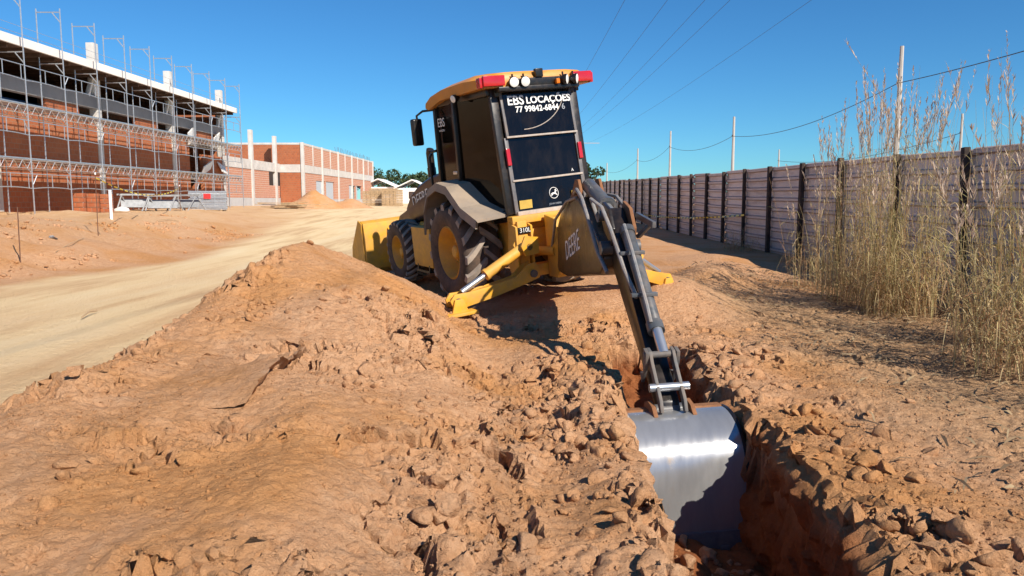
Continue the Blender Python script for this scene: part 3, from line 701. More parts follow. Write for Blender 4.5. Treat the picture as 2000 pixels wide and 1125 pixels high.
def worklamp(p, d, r=.062):
    p = Vector(p); d = Vector(d).normalized()
    mm = MB(); mm.lathe([(-.09, .001), (-.09, r*.55), (-.03, r*.98), (.0, r), (.008, r*.93)], p, d, 20); mm.tube([p-d*.05, p-d*.05+Vector((0, 0, .09))], .012, 6)
    b = mm.build('work_lamp', 'black_paint', roof)
    mm = MB(); mm.lathe([(.004, r*.93), (.012, r*.6), (.014, .001)], p, d, 20); mm.build('lens', 'lamp_face', b)
worklamp((-1.10, .36, 2.605), (-1, .12, -.12)); worklamp((-1.10, .21, 2.605), (-1, .05, -.12))
worklamp((-1.10, -.36, 2.605), (-.75, -.65, -.1)); worklamp((-1.10, -.50, 2.605), (-.75, -.65, -.1)); worklamp((-.30, .80, 2.52), (-.35, 1, -.25), .05)
worklamp((.74, .5, 2.58), (1, .1, -.1)); worklamp((.74, -.5, 2.58), (1, -.1, -.1))
m = MB(); m.box((-1.09, -.23, 2.59), (.05, .05, .06)); m.build('amber_lamp', 'amber_lens', roof, .01)
# rear glazing: three panes one above the other with pale rails, upper sash set proud
gd = Vector((RBt[0]-RT[0], 0, RBt[1]-RT[1])); gl_ = gd.length; gu = gd.normalized(); gn = Vector((gu.z, 0, -gu.x)); gn = gn if gn.x < 0 else -gn
def gp(y, f, off=0): return Vector((RT[0], y, RT[1]))+gd*f+gn*off
def pane(name, f0, f1, hw, off, mat, parent):
    mm = MB(); mm.add([gp(hw, f0, off), gp(-hw, f0, off), gp(-hw, f1, off), gp(hw, f1, off), gp(hw, f0, off-.006), gp(-hw, f0, off-.006), gp(-hw, f1, off-.006), gp(hw, f1, off-.006)],
                      [(0, 1, 2, 3), (7, 6, 5, 4), (0, 4, 5, 1), (1, 5, 6, 2), (2, 6, 7, 3), (3, 7, 4, 0)])
    return mm.build(name, mat, parent, smooth=0)
rw = MB()
for sd in (1, -1): rw.bar(gp(sd*.475, -.01, .03), gp(sd*.475, .37, .05), .035, .03, (1, 0, 0)); rw.bar(gp(sd*.49, .37, .02), gp(sd*.49, 1.0, .02), .05, .04, (1, 0, 0))
rw.bar(gp(.49, -.01, .03), gp(-.49, -.01, .03), .03, .035)
rw = rw.build('rear_window', 'frame_grey', root, .006)
p1 = pane('pane', .0, .37, .46, .055, 'glass', rw); p2 = pane('pane', .375, .725, .465, .022, 'glass_dark', rw); p3 = pane('pane', .735, .985, .465, .022, 'glass_low', rw)
m = MB()
for f, o in ((.368, .06), (.728, .04)): m.bar(gp(.49, f, o), gp(-.49, f, o), .03, .022)
m.build('rail', 'rail_grey', rw, .004)
m = MB(); m.bar(gp(.50, 1.0, .04), gp(-.50, 1.0, .04), .07, .05); m.build('sill', 'rail_grey', rw, .006)
for sd in (1, -1):
    m = MB(); m.bar(gp(sd*.50, .46, .05), gp(sd*.50, .60, .05), .05, .03, (1, 0, 0)); m.build('reflector', 'red_lens', rw, .006)
m = MB(); m.box(gp(-.36, .90, .036), (.012, .13, .10)); m.build('warning_label', 'decal_yellow', rw); m = MB(); m.box(gp(.36, .93, .036), (.012, .17, .10)); m.build('warning_label', 'decal_yellow', rw)
m = MB(); tarc = [gp(.24-.0+.62*math.sin(t)*-1, .315-.0-.36*(1-math.cos(t))*.95, .060) for t in np.linspace(0, 1.25, 14)]; m.tube(tarc, .005, 5); m.build('wiper_trace', 'rail_grey', rw)
ty = (-YA); tz = -gu
text_mesh('lettering', 'EBS', .150, 'decal', rw, gp(.30, .075, .058), ty, tz, gn, bold=.003)
text_mesh('lettering', 'LOCAÇÕES', .120, 'decal', rw, gp(-.15, .078, .058), ty, tz, gn, bold=.003)
text_mesh('lettering', '77 99842-6844', .098, 'decal', rw, gp(.02, .150, .058), ty, tz, gn, bold=.002)
text_mesh('lettering', '6', .098, 'decal_faded', rw, gp(-.345, .150, .058), ty, tz, gn, bold=.001)
text_mesh('lettering', 'JOHN DEERE', .030, 'decal_faded', rw, gp(-.05, .955, .028), ty, tz, gn)
text_mesh('lettering', 'A', .05, 'decal', rw, gp(-.36, .69, .028), ty, tz, gn)
# leaping deer emblem in a rounded shield
m = MB(); c0 = gp(-.05, .865, .03)
ring = [(math.cos(t)*(.062 if abs(math.sin(t)) < 2 else 1), math.sin(t)*.066) for t in np.linspace(0, 2*math.pi, 28)]
m.tube([c0+ty*a+tz*b for a, b in ring], .004, 5, cap=False); em = m.build('emblem', 'decal', rw)
deer = [(-.045, -.012), (-.02, .004), (.008, .004), (.018, .03), (.012, .045), (.024, .036), (.034, .05), (.032, .03), (.045, .02), (.03, .015), (.026, -.004), (.046, -.028), (.036, -.03), (.014, -.014), (-.012, -.014), (-.03, -.03), (-.05, -.034), (-.03, -.018)]
m = MB(); m.prism(deer, c0, ty, tz, gn, -.002, .003); m.build('deer_mark', 'decal', em, smooth=0)
# side glazing
for sd in (1, -1):
    y = sd*(CW+.0); lab = 'door_window'
    m = MB(); m.add([(-.06, y, 2.50), (.57, y-sd*.02, 2.49), (.645, y-sd*.02, 1.2), (-.0, y, 1.2), (-.06, y-sd*.01, 2.50), (.57, y-sd*.03, 2.49), (.645, y-sd*.03, 1.2), (0, y-sd*.01, 1.2)], [(0, 1, 2, 3), (7, 6, 5, 4), (0, 4, 5, 1), (1, 5, 6, 2), (2, 6, 7, 3), (3, 7, 4, 0)]); dw = m.build('door_window', 'glass_side', root, smooth=0)
    yb = sd*(CW-.13)
    m = MB(); q4 = [Vector((-.10, y, 2.50)), Vector((-.86, yb, 2.48)), Vector((-1.0, yb-sd*.02, 1.15)), Vector((-.06, y-sd*.01, 1.2))]; m.add(q4+[q-Vector((0, sd*.008, 0)) for q in q4], [(0, 1, 2, 3), (7, 6, 5, 4), (0, 4, 5, 1), (1, 5, 6, 2), (2, 6, 7, 3), (3, 7, 4, 0)]); m.build('quarter_window', 'glass_side', root, smooth=0)
    m = MB(); m.tube([(.78, sd*.73, 1.9), (.80, sd*.76, 1.85), (.80, sd*.76, 1.2)], .018, 8); m.tube([(.66, sd*.7, 1.93), (.78, sd*.73, 1.92)], .018, 8); m.build('grab_rail', 'black_paint', root)
    if sd == 1:
        text_mesh('lettering', 'EBS', .16, 'decal', dw, (.43, y+.012-.018, 2.28), -XA, ZA, YA, .004); text_mesh('lettering', 'LOCAÇÕES', .035, 'decal', dw, (.43, y+.012-.018, 2.18), -XA, ZA, YA, .004)
        m = MB(); m.box((.05, y+.03, 1.62), (.12, .03, .04)); m.build('door_handle', 'chrome', dw, .008)
    mr = MB(); mr.tube([(.62, sd*.68, 2.47), (.76, sd*.80, 2.47), (.84, sd*.86, 2.42), (.84, sd*.86, 2.30)], .016, 8); arm = mr.build('mirror', 'black_paint', root)
    m = MB(); m.box((.84, sd*.88, 2.20), (.09, .15, .36), (0, 0, sd*.25)); m.build('mirror_housing', 'black_paint', arm, .03, seg=3)
m = MB(); m.add([(.64, -.62, 2.48), (.64, .62, 2.48), (.70, .62, 1.72), (.70, -.62, 1.72), (.63, -.62, 2.48), (.63, .62, 2.48), (.69, .62, 1.72), (.69, -.62, 1.72)], [(0, 1, 2, 3), (7, 6, 5, 4), (0, 4, 5, 1), (1, 5, 6, 2), (2, 6, 7, 3), (3, 7, 4, 0)]); m.build('windscreen', 'glass', root, smooth=0)
# interior
m = MB(); m.box((-.30, 0, 1.50), (.5, .5, .14)); m.box((-.05, 0, 1.85), (.14, .46, .62), (0, .12, 0)); m.box((-.02, 0, 2.24), (.1, .26, .18)); m.box((-.3, .3, 1.68), (.34, .07, .08)); m.box((-.3, -.3, 1.68), (.34, .07, .08)); m.box((-.25, 0, 1.28), (.35, .35, .3)); m.build('operator_seat', 'seat', root, .03)
m = MB(); m.tube([(.55, 0, 1.3), (.38, 0, 1.75)], .04, 8); rr_ = [(.37+.08*math.sin(t), .19*math.cos(t), 1.76+.17*math.sin(t)) for t in np.linspace(0, 6.28, 20)]; m.tube(rr_, .015, 6); m.build('steering_wheel', 'seat', root)
m = MB(); m.box((-.80, .22, 1.45), (.14, .12, .7)); m.box((-.80, -.22, 1.45), (.14, .12, .7)); m.tube([(-.8, .22, 1.8), (-.82, .22, 1.98)], .015, 6); m.tube([(-.8, -.22, 1.8), (-.82, -.22, 1.98)], .015, 6); m.build('control_console', 'seat', root, .015)
# ---- hood, exhaust, loader
hp = [(.66, .72), (.66, 1.66), (1.1, 1.64), (1.6, 1.57), (2.1, 1.45), (2.5, 1.29), (2.74, 1.10), (2.84, .85), (2.84, .62), (2.4, .55)]
m = MB(); m.prism(hp, (0, 0, 0), XA, ZA, YA, -.50, .50); hood = m.build('hood', 'hood_paint', root, .06, seg=3)
m = MB(); m.prism([(.95, 1.02), (1.10, 1.26), (2.15, 1.03), (2.3, .9), (1.9, .86)], (0, 0, 0), XA, ZA, YA, .501, .506); m.build('stripe', 'decal_red', hood)
hx = Vector((-1, 0, .20)).normalized(); hz = Vector((.20, 0, 1)).normalized()
text_mesh('lettering', 'DEERE', .26, 'decal', hood, (2.02, .502, 1.24), hx, hz, YA, .004); text_mesh('lettering', '310L', .17, 'decal', hood, (1.30, .502, 1.41), hx, hz, YA, .004)
m = MB(); m.tube([(1.75, .37, 1.40), (1.75, .37, 1.92), (1.72, .37, 1.97)], .058, 14); m.tube([(1.75, .37, 1.45), (1.75, .37, 1.70)], .066, 14); m.build('exhaust_stack', 'black_paint', root)
m = MB()
for k in range(9): m.box((2.848, 0, .82+k*.045), (.015, .6, .02))
m.build('grille', 'black_paint', hood)
for sd in (1, -1):
    m = MB(); y0, y1 = sd*.52, sd*.62
    m.prism([(.62, 1.30), (.70, 1.48), (.95, 1.46), (1.9, 1.20), (2.75, .98), (3.30, .48), (3.38, .30), (3.25, .22), (3.10, .38), (2.6, .74), (1.8, .95), (.85, 1.22)], (0, 0, 0), XA, ZA, YA, y0, y1); arm = m.build('loader_arm', 'hood_paint', root, .012)
    m = MB(); m.tube([(1.0, sd*.56, .78), (1.9, sd*.56, .86)], .06, 12); m.build('cylinder_barrel', 'yellow', arm)
    m = MB(); m.tube([(1.9, sd*.56, .86), (2.5, sd*.56, .90)], .035, 10); m.build('cylinder_rod', 'chrome', arm)
    m = MB(); m.box((.78, sd*.47, 1.05), (.22, .10, .95)); m.build('loader_tower', 'yellow', root, .01)
    m = MB(); m.box((1.02, sd*.77, .62), (.72, .36, .56)); sb = m.build('side_box', 'yellow', root, .02)
    m = MB(); m.box((1.02, sd*.84, .28), (.5, .26, .03)); m.box((.80, sd*.94, .32), (.03, .03, .1)); m.box((1.24, sd*.94, .32), (.03, .03, .1)); m.build('step', 'black_paint', sb)
bp_ = [(3.34, .62), (3.36, .88), (3.50, .92), (3.56, .88), (3.47, .81), (3.44, .5), (3.48, .16), (3.62, .06), (4.25, .04), (4.28, .0), (3.55, .0), (3.40, .10)]
m = MB(); m.prism(bp_, (0, 0, 0), XA, ZA, YA, -1.07, 1.07)
lb = m.build('loader_bucket', 'yellow', root, .008)
for sd in (1, -1):
    m = MB(); m.prism([(3.44, .08), (3.40, .88), (3.56, .93), (4.1, .45), (4.25, .05)], (0, 0, 0), XA, ZA, YA, sd*1.072, sd*1.092); m.build('side_plate', 'yellow', lb)
    m = MB(); m.prism([(3.2, .12), (3.12, .5), (3.3, .75), (3.45, .8), (3.45, .15)], (0, 0, 0), XA, ZA, YA, sd*.47, sd*.50); m.prism([(3.2, .12), (3.12, .5), (3.3, .75), (3.45, .8), (3.45, .15)], (0, 0, 0), XA, ZA, YA, sd*.63, sd*.66); m.build('bucket_bracket', 'yellow', lb)
for k in range(7):
    m = MB(); m.box((4.33, -.96+k*.32, .02), (.16, .06, .03)); m.build('tooth', 'frame_grey', lb)
# ---- rear frame and stabilisers
m = MB()
m.bar((-1.14, -.62, 1.02), (-1.14, .62, 1.02), .14, .09); m.bar((-1.16, -.62, .40), (-1.16, .62, .40), .16, .14)
for sd in (1, -1):
    m.box((-1.16, sd*.52, .70), (.18, .13, .62)); m.prism([(-1.28, .95), (-1.10, 1.0), (-1.0, .5), (-1.1, .3), (-1.27, .35)], (0, 0, 0), XA, ZA, YA, sd*.60, sd*.63); m.prism([(-1.28, .95), (-1.10, 1.0), (-1.0, .5), (-1.1, .3), (-1.27, .35)], (0, 0, 0), XA, ZA, YA, sd*.40, sd*.43)
m.box((-1.05, 0, .72), (.08, .9, .34))
rf = m.build('rear_frame', 'yellow', root, .012)
m = MB(); m.box((-1.262, .50, .90), (.012, .20, .075)); m.build('plate', 'black_paint', rf)
text_mesh('lettering', '310L', .075, 'decal', rf, (-1.27, .50, .90), -YA, ZA, -XA, .004)
def stabiliser(sd, py_, pz, fy, fz, cy, cz):
    x = -1.33
    P = Vector((x, sd*py_, pz)); Fp = Vector((x, sd*fy, fz)); Cc = Vector((x, sd*cy, cz)); ex = (Fp-P); L = ex.length; ex.normalize(); ez = XA; ey = ez.cross(ex); ey = ey if ey.z > 0 else -ey
    m = MB()
    poly = [(-.10, .02), (-.06, .12), (.05, .12), (.22, .03), (L*.55, .035), (L*.85, .06), (L+.02, .09), (L+.09, .03), (L+.07, -.06), (L-.05, -.09), (L*.6, -.10), (L*.25, -.09), (.05, -.08), (-.07, -.07)]
    m.prism(poly, P, ex, ey, ez, -.085, -.055); m.prism(poly, P, ex, ey, ez, .055, .085); 
    m.prism([(a, b) for a, b in [(.1, .02), (L*.8, .03), (L*.8, -.08), (.1, -.08)]], P, ex, ey, ez, -.055, .055)
    ar = m.build('stabiliser_arm', 'yellow', root, .006)
    m = MB(); m.tube([P-ez*.11, P+ez*.11], .045, 14); m.tube([Fp-ez*.11, Fp+ez*.11], .04, 14); m.tube([Cc-ez*.11, Cc+ez*.11], .04, 14); m.build('pivot_pin', 'cyl_grey', ar)
    m = MB(); m.box(Fp+Vector((0, 0, -.13)), (.40, .36, .035)); m.prism([(-.1, -.12), (.1, -.12), (.05, .03), (-.05, .03)], Fp, YA, ZA, XA, -.12, -.09); m.prism([(-.1, -.12), (.1, -.12), (.05, .03), (-.05, .03)], Fp, YA, ZA, XA, .09, .12); m.build('foot_pad', 'yellow', ar, .006)
    E1 = Fp-ex*.10+ey*.07; d = (E1-Cc); 
    m = MB(); m.tube([Cc, Cc+d*.04, Cc+d*.62, Cc+d*.63], [.05, .062, .062, .05], 16); m.tube([Cc+d*.60, Cc+d*.64], .07, 16); m.build('cylinder_barrel', 'yellow', ar)
    m = MB(); m.tube([Cc+d*.63, E1], .034, 12); m.build('cylinder_rod', 'chrome', ar)
    m = MB(); m.prism([(-.12, -.09), (-.12, .10), (.05, .13), (.11, .02), (.06, -.10)], Cc, YA*sd, ZA, XA, -.11, -.085); m.prism([(-.12, -.09), (-.12, .10), (.05, .13), (.11, .02), (.06, -.10)], Cc, YA*sd, ZA, XA, .085, .11); m.build('cylinder_bracket', 'yellow', ar)
stabiliser(1, .52, .40, 1.50, .24, .55, .72)
stabiliser(-1, .52, .40, 1.42, .00, .55, .72)
# ---- backhoe boom, stick and bucket: laid out in the vertical plane from swing post to trench
B0 = Vector((.71, 9.1, 0)); e1 = Vector((.100, -.995, 0)).normalized(); eu = Vector((-.045, 0, 1)).normalized(); ew = e1.cross(eu).normalized(); ew = ew if ew.x > 0 else -ew
def bp2(r, h, w=0): return B0+e1*r+eu*h+ew*w
X2 = MINV
m = MB(); m.box((-1.34, 0, .66), (.2, .42, .72)); m.prism([(-1.25, .30), (-1.25, 1.05), (-1.50, 1.0), (-1.56, .75), (-1.50, .35)], (0, 0, 0), XA, ZA, YA, -.22, -.17); m.prism([(-1.25, .30), (-1.25, 1.05), (-1.50, 1.0), (-1.56, .75), (-1.50, .35)], (0, 0, 0), XA, ZA, YA, .17, .22); sp_ = m.build('swing_post', 'yellow', root, .012)
for sd in (1, -1):
    m = MB(); m.tube([(-1.0, sd*.34, .62), (-1.42, sd*.20, .62)], .055, 12); m.build('swing_cylinder', 'yellow', sp_)
bpoly = [(-.12, .86), (-.16, 1.02), (.0, 1.20), (.45, 1.46), (1.0, 1.62), (1.5, 1.62), (2.0, 1.46), (2.42, 1.24), (2.56, 1.12), (2.55, 1.02), (2.40, .94), (1.95, .90), (1.3, .82), (.7, .76), (.15, .76)]
m = MB(); m.prism(bpoly, B0, e1, eu, ew, -.145, .145)
boom = m.build('boom', 'boom_paint', root, .03, xf=X2, seg=3)
tdir = (e1+eu*.22).normalized(); tup = (eu-e1*.22).normalized()
text_mesh('lettering', 'DEERE', .30, 'decal', boom, bp2(1.12, 1.12, -.145), tdir, tup, -ew, .004, xf=X2)
m = MB(); m.prism([(.9, 1.58), (1.25, 1.80), (1.4, 1.80), (1.6, 1.58)], B0, e1, eu, ew, -.12, -.09); m.prism([(.9, 1.58), (1.25, 1.80), (1.4, 1.80), (1.6, 1.58)], B0, e1, eu, ew, .09, .12); m.build('cylinder_bracket', 'rust', boom, .006, xf=X2)
m = MB(); m.tube([bp2(1.32, 1.74, +.0), bp2(1.36, 1.735, +.0), bp2(2.16, 1.53, +.0), bp2(2.18, 1.525, +.0)], [.06, .072, .072, .06], 18); m.tube([bp2(2.10, 1.545, +.0), bp2(2.18, 1.525, +.0)], .09, 18); cc = m.build('crowd_cylinder', 'cyl_grey', boom, xf=X2)
m = MB(); m.tube([bp2(2.18, 1.525, +.0), bp2(2.46, 1.44, +.0)], .04, 12); m.build('cylinder_rod', 'chrome', cc, xf=X2)
m = MB(); m.tube([bp2(.1, 1.28, .10), bp2(1.2, 1.74, .10)], .05, 14); m.build('boom_cylinder', 'cyl_grey', boom, xf=X2)
# stick
PA, PB = (2.44, 1.44), (3.90, .14)
sdv = (Vector((PB[0]-PA[0], PB[1]-PA[1]))).normalized(); snv = Vector((-sdv.y, sdv.x)); snv = snv if snv.y > 0 else -snv   # out/up side, towards the camera
def sp2(s, n, w=0): return bp2(PA[0]+sdv.x*s+snv.x*n, PA[1]+sdv.y*s+snv.y*n, w)
SL = math.hypot(PB[0]-PA[0], PB[1]-PA[1])
spoly = [(-.06, .03), (-.03, .09), (.12, .10), (.40, .11), (.75, .09), (SL*.8, .07), (SL-.03, .06), (SL+.06, .0), (SL-.0, -.06), (SL*.75, -.10), (.75, -.17), (.38, -.19), (.22, -.14), (.0, -.06)]
m = MB(); m.prism([(a, b) for a, b in spoly], sp2(0, 0), (e1*sdv.x+eu*sdv.y), (e1*snv.x+eu*snv.y), ew, -.072, .072); stick = m.build('dipper_stick', 'black_paint', root, .012, xf=X2)
m = MB(); m.prism([(-.08, -.05), (-.10, .10), (.10, .20), (.30, .16), (.36, .02), (.1, -.06)], sp2(0, 0), (e1*sdv.x+eu*sdv.y), (e1*snv.x+eu*snv.y), ew, -.105, -.075); m.build('side_plate', 'black_paint', stick, .006, xf=X2)
m = MB(); m.prism([(-.08, -.05), (-.10, .10), (.10, .20), (.30, .16), (.36, .02), (.1, -.06)], sp2(0, 0), (e1*sdv.x+eu*sdv.y), (e1*snv.x+eu*snv.y), ew, .075, .105); m.build('side_plate', 'rust', stick, .006, xf=X2)
for pa_, pb_, pw, pr in ((.0, .03, .15, .045), (.28, -.08, .17, .06), (SL, 0, .13, .045)):
    m = MB(); m.tube([sp2(pa_, pb_, -pw), sp2(pa_, pb_, pw)], pr, 14); m.build('pivot_pin', 'cyl_grey', stick, xf=X2)
m = MB(); m.tube([sp2(.30, .15, .02), sp2(.33, .15, .02), sp2(1.36, .15, .02), sp2(1.38, .15, .02)], [.04, .054, .054, .04], 18); m.tube([sp2(1.30, .15, .02), sp2(1.38, .15, .02)], .064, 18); m.tube([sp2(.30, .15, .02), sp2(.36, .15, .02)], .062, 18); bc = m.build('bucket_cylinder', 'cyl_grey', stick, xf=X2)
m = MB(); m.tube([sp2(1.38, .17, .02), sp2(1.60, .17, .02)], .038, 12); m.build('cylinder_rod', 'chrome', bc, xf=X2)
m = MB(); m.tube([sp2(.36, .26, -.03), sp2(.6, .27, -.03), sp2(1.2, .25, -.03), sp2(1.33, .20, -.02)], .016, 8); m.tube([sp2(.02, -.02, -.14), sp2(-.12, .12, -.2), sp2(.1, .22, -.16), sp2(.36, .23, -.14), sp2(.75, .17, -.10), sp2(1.05, .16, -.06)], .017, 8); m.build('hydraulic_hose', 'hose', stick, xf=X2)
m = MB(); m.tube([bp2(1.2, 1.66, -.12), bp2(1.6, 1.70, -.17), bp2(2.0, 1.62, -.20), bp2(2.34, 1.42, -.21), bp2(2.50, 1.15, -.17), bp2(2.75, 1.0, -.15)], .018, 8); m.tube([bp2(1.3, 1.66, .1), bp2(1.9, 1.62, .15), bp2(2.35, 1.45, .17), bp2(2.7, 1.25, .10)], .016, 8); m.tube([bp2(.0, 1.05, -.19), bp2(.4, 1.38, -.20), bp2(1.0, 1.58, -.17), bp2(1.4, 1.62, -.14)], .016, 8); m.build('boom_hose', 'hose', boom, xf=X2)
m = MB(); m.bar(sp2(-.02, .0, .20), sp2(.42, .30, .20), .03, .05); m.bar(sp2(.30, .05, .13), sp2(.30, .2, .22), .05, .03); m.build('transport_lock', 'cyl_grey', stick, .004, xf=X2)
for s_ in (.62, 1.06):
    m = MB(); m.bar(sp2(s_, .2, -.11), sp2(s_, .2, .09), .05, .03); m.build('hose_clamp', 'cyl_grey', stick, .004, xf=X2)
# linkage
LT = sp2(1.60, .17)
m = MB()
for w0 in (-.098, .070):
    m.prism([(1.54, .18), (1.60, .21), (1.68, .185), (SL+.02, .15), (SL+.09, .11), (SL+.07, .075), (SL-.06, .10), (1.62, .13)], sp2(0, 0), (e1*sdv.x+eu*sdv.y), (e1*snv.x+eu*snv.y), ew, w0, w0+.024)
m.tube([sp2(1.60, .17, -.13), sp2(1.60, .17, .13)], .026, 12); lk = m.build('bucket_link', 'frame_dark', stick, .004, xf=X2)
for w0 in (-.125, .098):
    m = MB(); m.prism([(SL-.36, -.03), (SL-.30, .03), (1.55, .19), (1.62, .22), (1.66, .15), (SL-.28, -.06)], sp2(0, 0), (e1*sdv.x+eu*sdv.y), (e1*snv.x+eu*snv.y), ew, w0, w0+.026); m.build('guide_link', 'frame_dark', stick, .004, xf=X2)
m = MB(); m.tube([sp2(SL-.10, .135, -.14), sp2(SL-.10, .135, .14)], .03, 12); m.build('link_pin', 'chrome', stick, xf=X2)
# digging bucket
BW = .345; BC = .03
bk = [(3.84, .135), (3.97, .15), (4.09, .13), (4.19, .08), (4.26, .01), (4.305, -.07), (4.337, -.17), (4.362, -.28), (4.382, -.39), (4.397, -.50), (4.403, -.55)]
# resample smooth
def smooth_curve(p, n):
    P = np.array(p); t = np.arange(len(P)); T = np.linspace(0, len(P)-1, n); out = []
    for tt in T:
        i = min(int(tt), len(P)-2); u = tt-i; p0 = P[max(i-1, 0)]; p1 = P[i]; p2 = P[i+1]; p3 = P[min(i+2, len(P)-1)]
        out.append(.5*((2*p1)+(-p0+p2)*u+(2*p0-5*p1+4*p2-p3)*u*u+(-p0+3*p1-3*p2+p3)*u**3))
    return out
bo = smooth_curve(bk, 36)
cen = np.array([4.0, -.28]); bi = [cen+(q-cen)*.965 for q in bo]
m = MB(); vs = []
for w in (-BW, BW): vs += [bp2(q[0], q[1], BC+w) for q in bo]+[bp2(q[0], q[1], BC+w) for q in bi]
n = len(bo); fs = []
for i in range(n-1): fs += [(i, i+1, 2*n+i+1, 2*n+i), (n+i+1, n+i, 3*n+i, 3*n+i+1)]
fs += [(0, 2*n, 3*n, n), (n-1, 2*n-1, 4*n-1, 3*n-1)]
m.add(vs, fs); bucket = m.build('digging_bucket', 'bucket_steel', root, xf=X2, smooth=60)
side = [tuple(q) for q in bo]+[(4.32, -.55), (4.08, -.36), (3.90, -.18), (3.83, .0)]
for w0, w1 in ((-BW-.022, -BW), (BW, BW+.022)):
    m = MB(); grow = [tuple(cen+(np.array(q)-cen)*1.012) for q in side]; m.prism(grow, B0, e1, eu, ew, BC+w0, BC+w1); m.build('side_plate', 'rail_grey' if w0 < 0 else 'black_paint', bucket, xf=X2, smooth=50)
m = MB(); m.prism([(4.395, -.53), (4.418, -.53), (4.432, -.65), (4.42, -.66), (4.395, -.65)], B0, e1, eu, ew, BC-BW-.015, BC+BW+.015); m.build('cutting_edge', 'frame_grey', bucket, .004, xf=X2)
for k in range(5):
    m = MB(); w = BC-BW+.03+k*(2*BW-.06)/4; m.prism([(4.40, -.62), (4.437, -.62), (4.447, -.69), (4.427, -.77), (4.405, -.69)], B0, e1, eu, ew, w-.03, w+.03); m.build('tooth', 'frame_grey', bucket, .004, xf=X2)
m = MB(); m.prism([(3.82, .13), (3.83, .152), (3.91, .156), (3.92, .14)], B0, e1, eu, ew, BC-BW, BC+BW)
for w in (-.15, .12): m.prism([(3.80, .09), (3.80, .18), (3.90, .215), (4.0, .195), (4.06, .14), (3.9, .10)], B0, e1, eu, ew, w, w+.03)
m.build('hinge_ear', 'rust', bucket, .004, xf=X2)
# ================================================================== SHEET METAL FENCE
fence = empty('fence', (FX, 18.02, float(gz(FX, 18.02))), 'long grey ribbed sheet metal fence on dark wooden posts along the right', 'fence')
fo = fence.location
prof = []; z = 0
for k in range(9):
    b0 = k*.258; prof += [(0, b0), (0, b0+.150), (-.045, b0+.170), (-.045, b0+.232)]
prof += [(0, 2.322)]
SPC = 2.19
def panel_mesh():
    m = MB(); n = len(prof)
    for y in (0, SPC/2, SPC): m.v += [(x, y-.01 if y else -.14, zz) for x, zz in prof]
    for j in range(2): m.f += [(j*n+i, j*n+i+1, (j+1)*n+i+1, (j+1)*n+i) for i in range(n-1)]
    return m
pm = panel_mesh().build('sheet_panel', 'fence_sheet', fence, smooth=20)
mm = MB(); mm.box((0, 0, 1.12), (.09, .13, 2.5)); po = mm.build('post', 'post_wood', fence, .012)
mm = MB(); mm.box((.05, 0, 2.30), (.06, .22, .12)); 
first = True
bolt_m = MB(); bolt_m.lathe([(-.012, .001), (-.012, .012), (0, .012)], (0, 0, 0), (1, 0, 0), 8); bolt = bolt_m.build('bolt', 'bolt', fence)
for k in range(-6, 46):
    y0 = 18.02+SPC*k; z0 = float(fence_top(y0))-FH; z1 = float(fence_top(y0+SPC))-FH
    jit = random.uniform(-.006, .006)
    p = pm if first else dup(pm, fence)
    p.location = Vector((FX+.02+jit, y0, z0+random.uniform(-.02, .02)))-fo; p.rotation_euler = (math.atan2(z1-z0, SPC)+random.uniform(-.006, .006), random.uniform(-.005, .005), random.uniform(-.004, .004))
    q = po if first else dup(po, fence)
    q.location = Vector((FX-.075, y0, z0-.02+random.uniform(-.05, .02)))-fo; q.rotation_euler = (random.uniform(-.03, .03), random.uniform(-.012, .012), random.uniform(-.2, .2))
    if -4 <= k <= 6:
        for r in range(9):
            b = bolt if first and r == 0 else dup(bolt, fence)
            b.location = Vector((FX-.035, y0+.12, z0+r*.258+.20))-fo
    first = False
def ribbon(name, pts, w, mat, parent=None, per=.35):
    V = []; T = []; L = 0
    for i, p in enumerate(pts):
        p = Vector(p)
        if i: L += (p-Vector(pts[i-1])).length
        tw = .5*math.sin(L*1.1); V += [p+Vector((w*.5*math.sin(tw), 0, w*.5*math.cos(tw))), p-Vector((w*.5*math.sin(tw), 0, w*.5*math.cos(tw)))]; T += [L/per]*2
    m = MB(); m.add(V, [(2*i, 2*i+1, 2*i+3, 2*i+2) for i in range(len(pts)-1)], T)
    return m.build(name, mat, parent, smooth=0)
def sag(a, b, s, n=40):
    a = Vector(a); b = Vector(b); return [a.lerp(b, t)-Vector((0, 0, 4*s*t*(1-t))) for t in np.linspace(0, 1, n)]
ta = atX(1453, 420, FX-.13); tb = atX(1257, 419, FX-.13)
tag(ribbon('warning_tape', sag(ta, tb, .12, 90), .055, 'tape', per=.5), 'yellow and black warning tape strung along the grey fence', 'tape')

# ================================================================== BUILDINGS
BX = -19.6
b1 = empty('unfinished_building', (BX-4, 38, .9), 'nearer unfinished two storey brick building behind the scaffolding', 'building')
o1 = Vector(b1.location)
def part(par, name, mat, lo, hi, bevel=0, org=None):
    lo = Vector(lo); hi = Vector(hi); m = MB(); m.box((lo+hi)/2-(org if org is not None else Vector(par.location)), hi-lo); return m.build(name, mat, par, bevel)
COLY = [21.5, 29.5, 37.1, 45.1, 52.8]
for k, y in enumerate(COLY):
    part(b1, 'column', 'concrete', (BX-.30, y-.21, .5), (BX+.06, y+.21, 8.85), .01)
    m = MB(); c = Vector((BX+.02, y-.35, 6.75))-o1; m.bar(c+Vector((0, -.55, -.42)), c+Vector((0, -.10, .42)), .12, .18, (1, 0, 0)); m.build('column_brace', 'white_fascia', b1, .01)
    part(b1, 'column_head', 'white_fascia', (BX-.2, y-.32, 6.42), (BX+.14, y-.02, 7.2), .01)
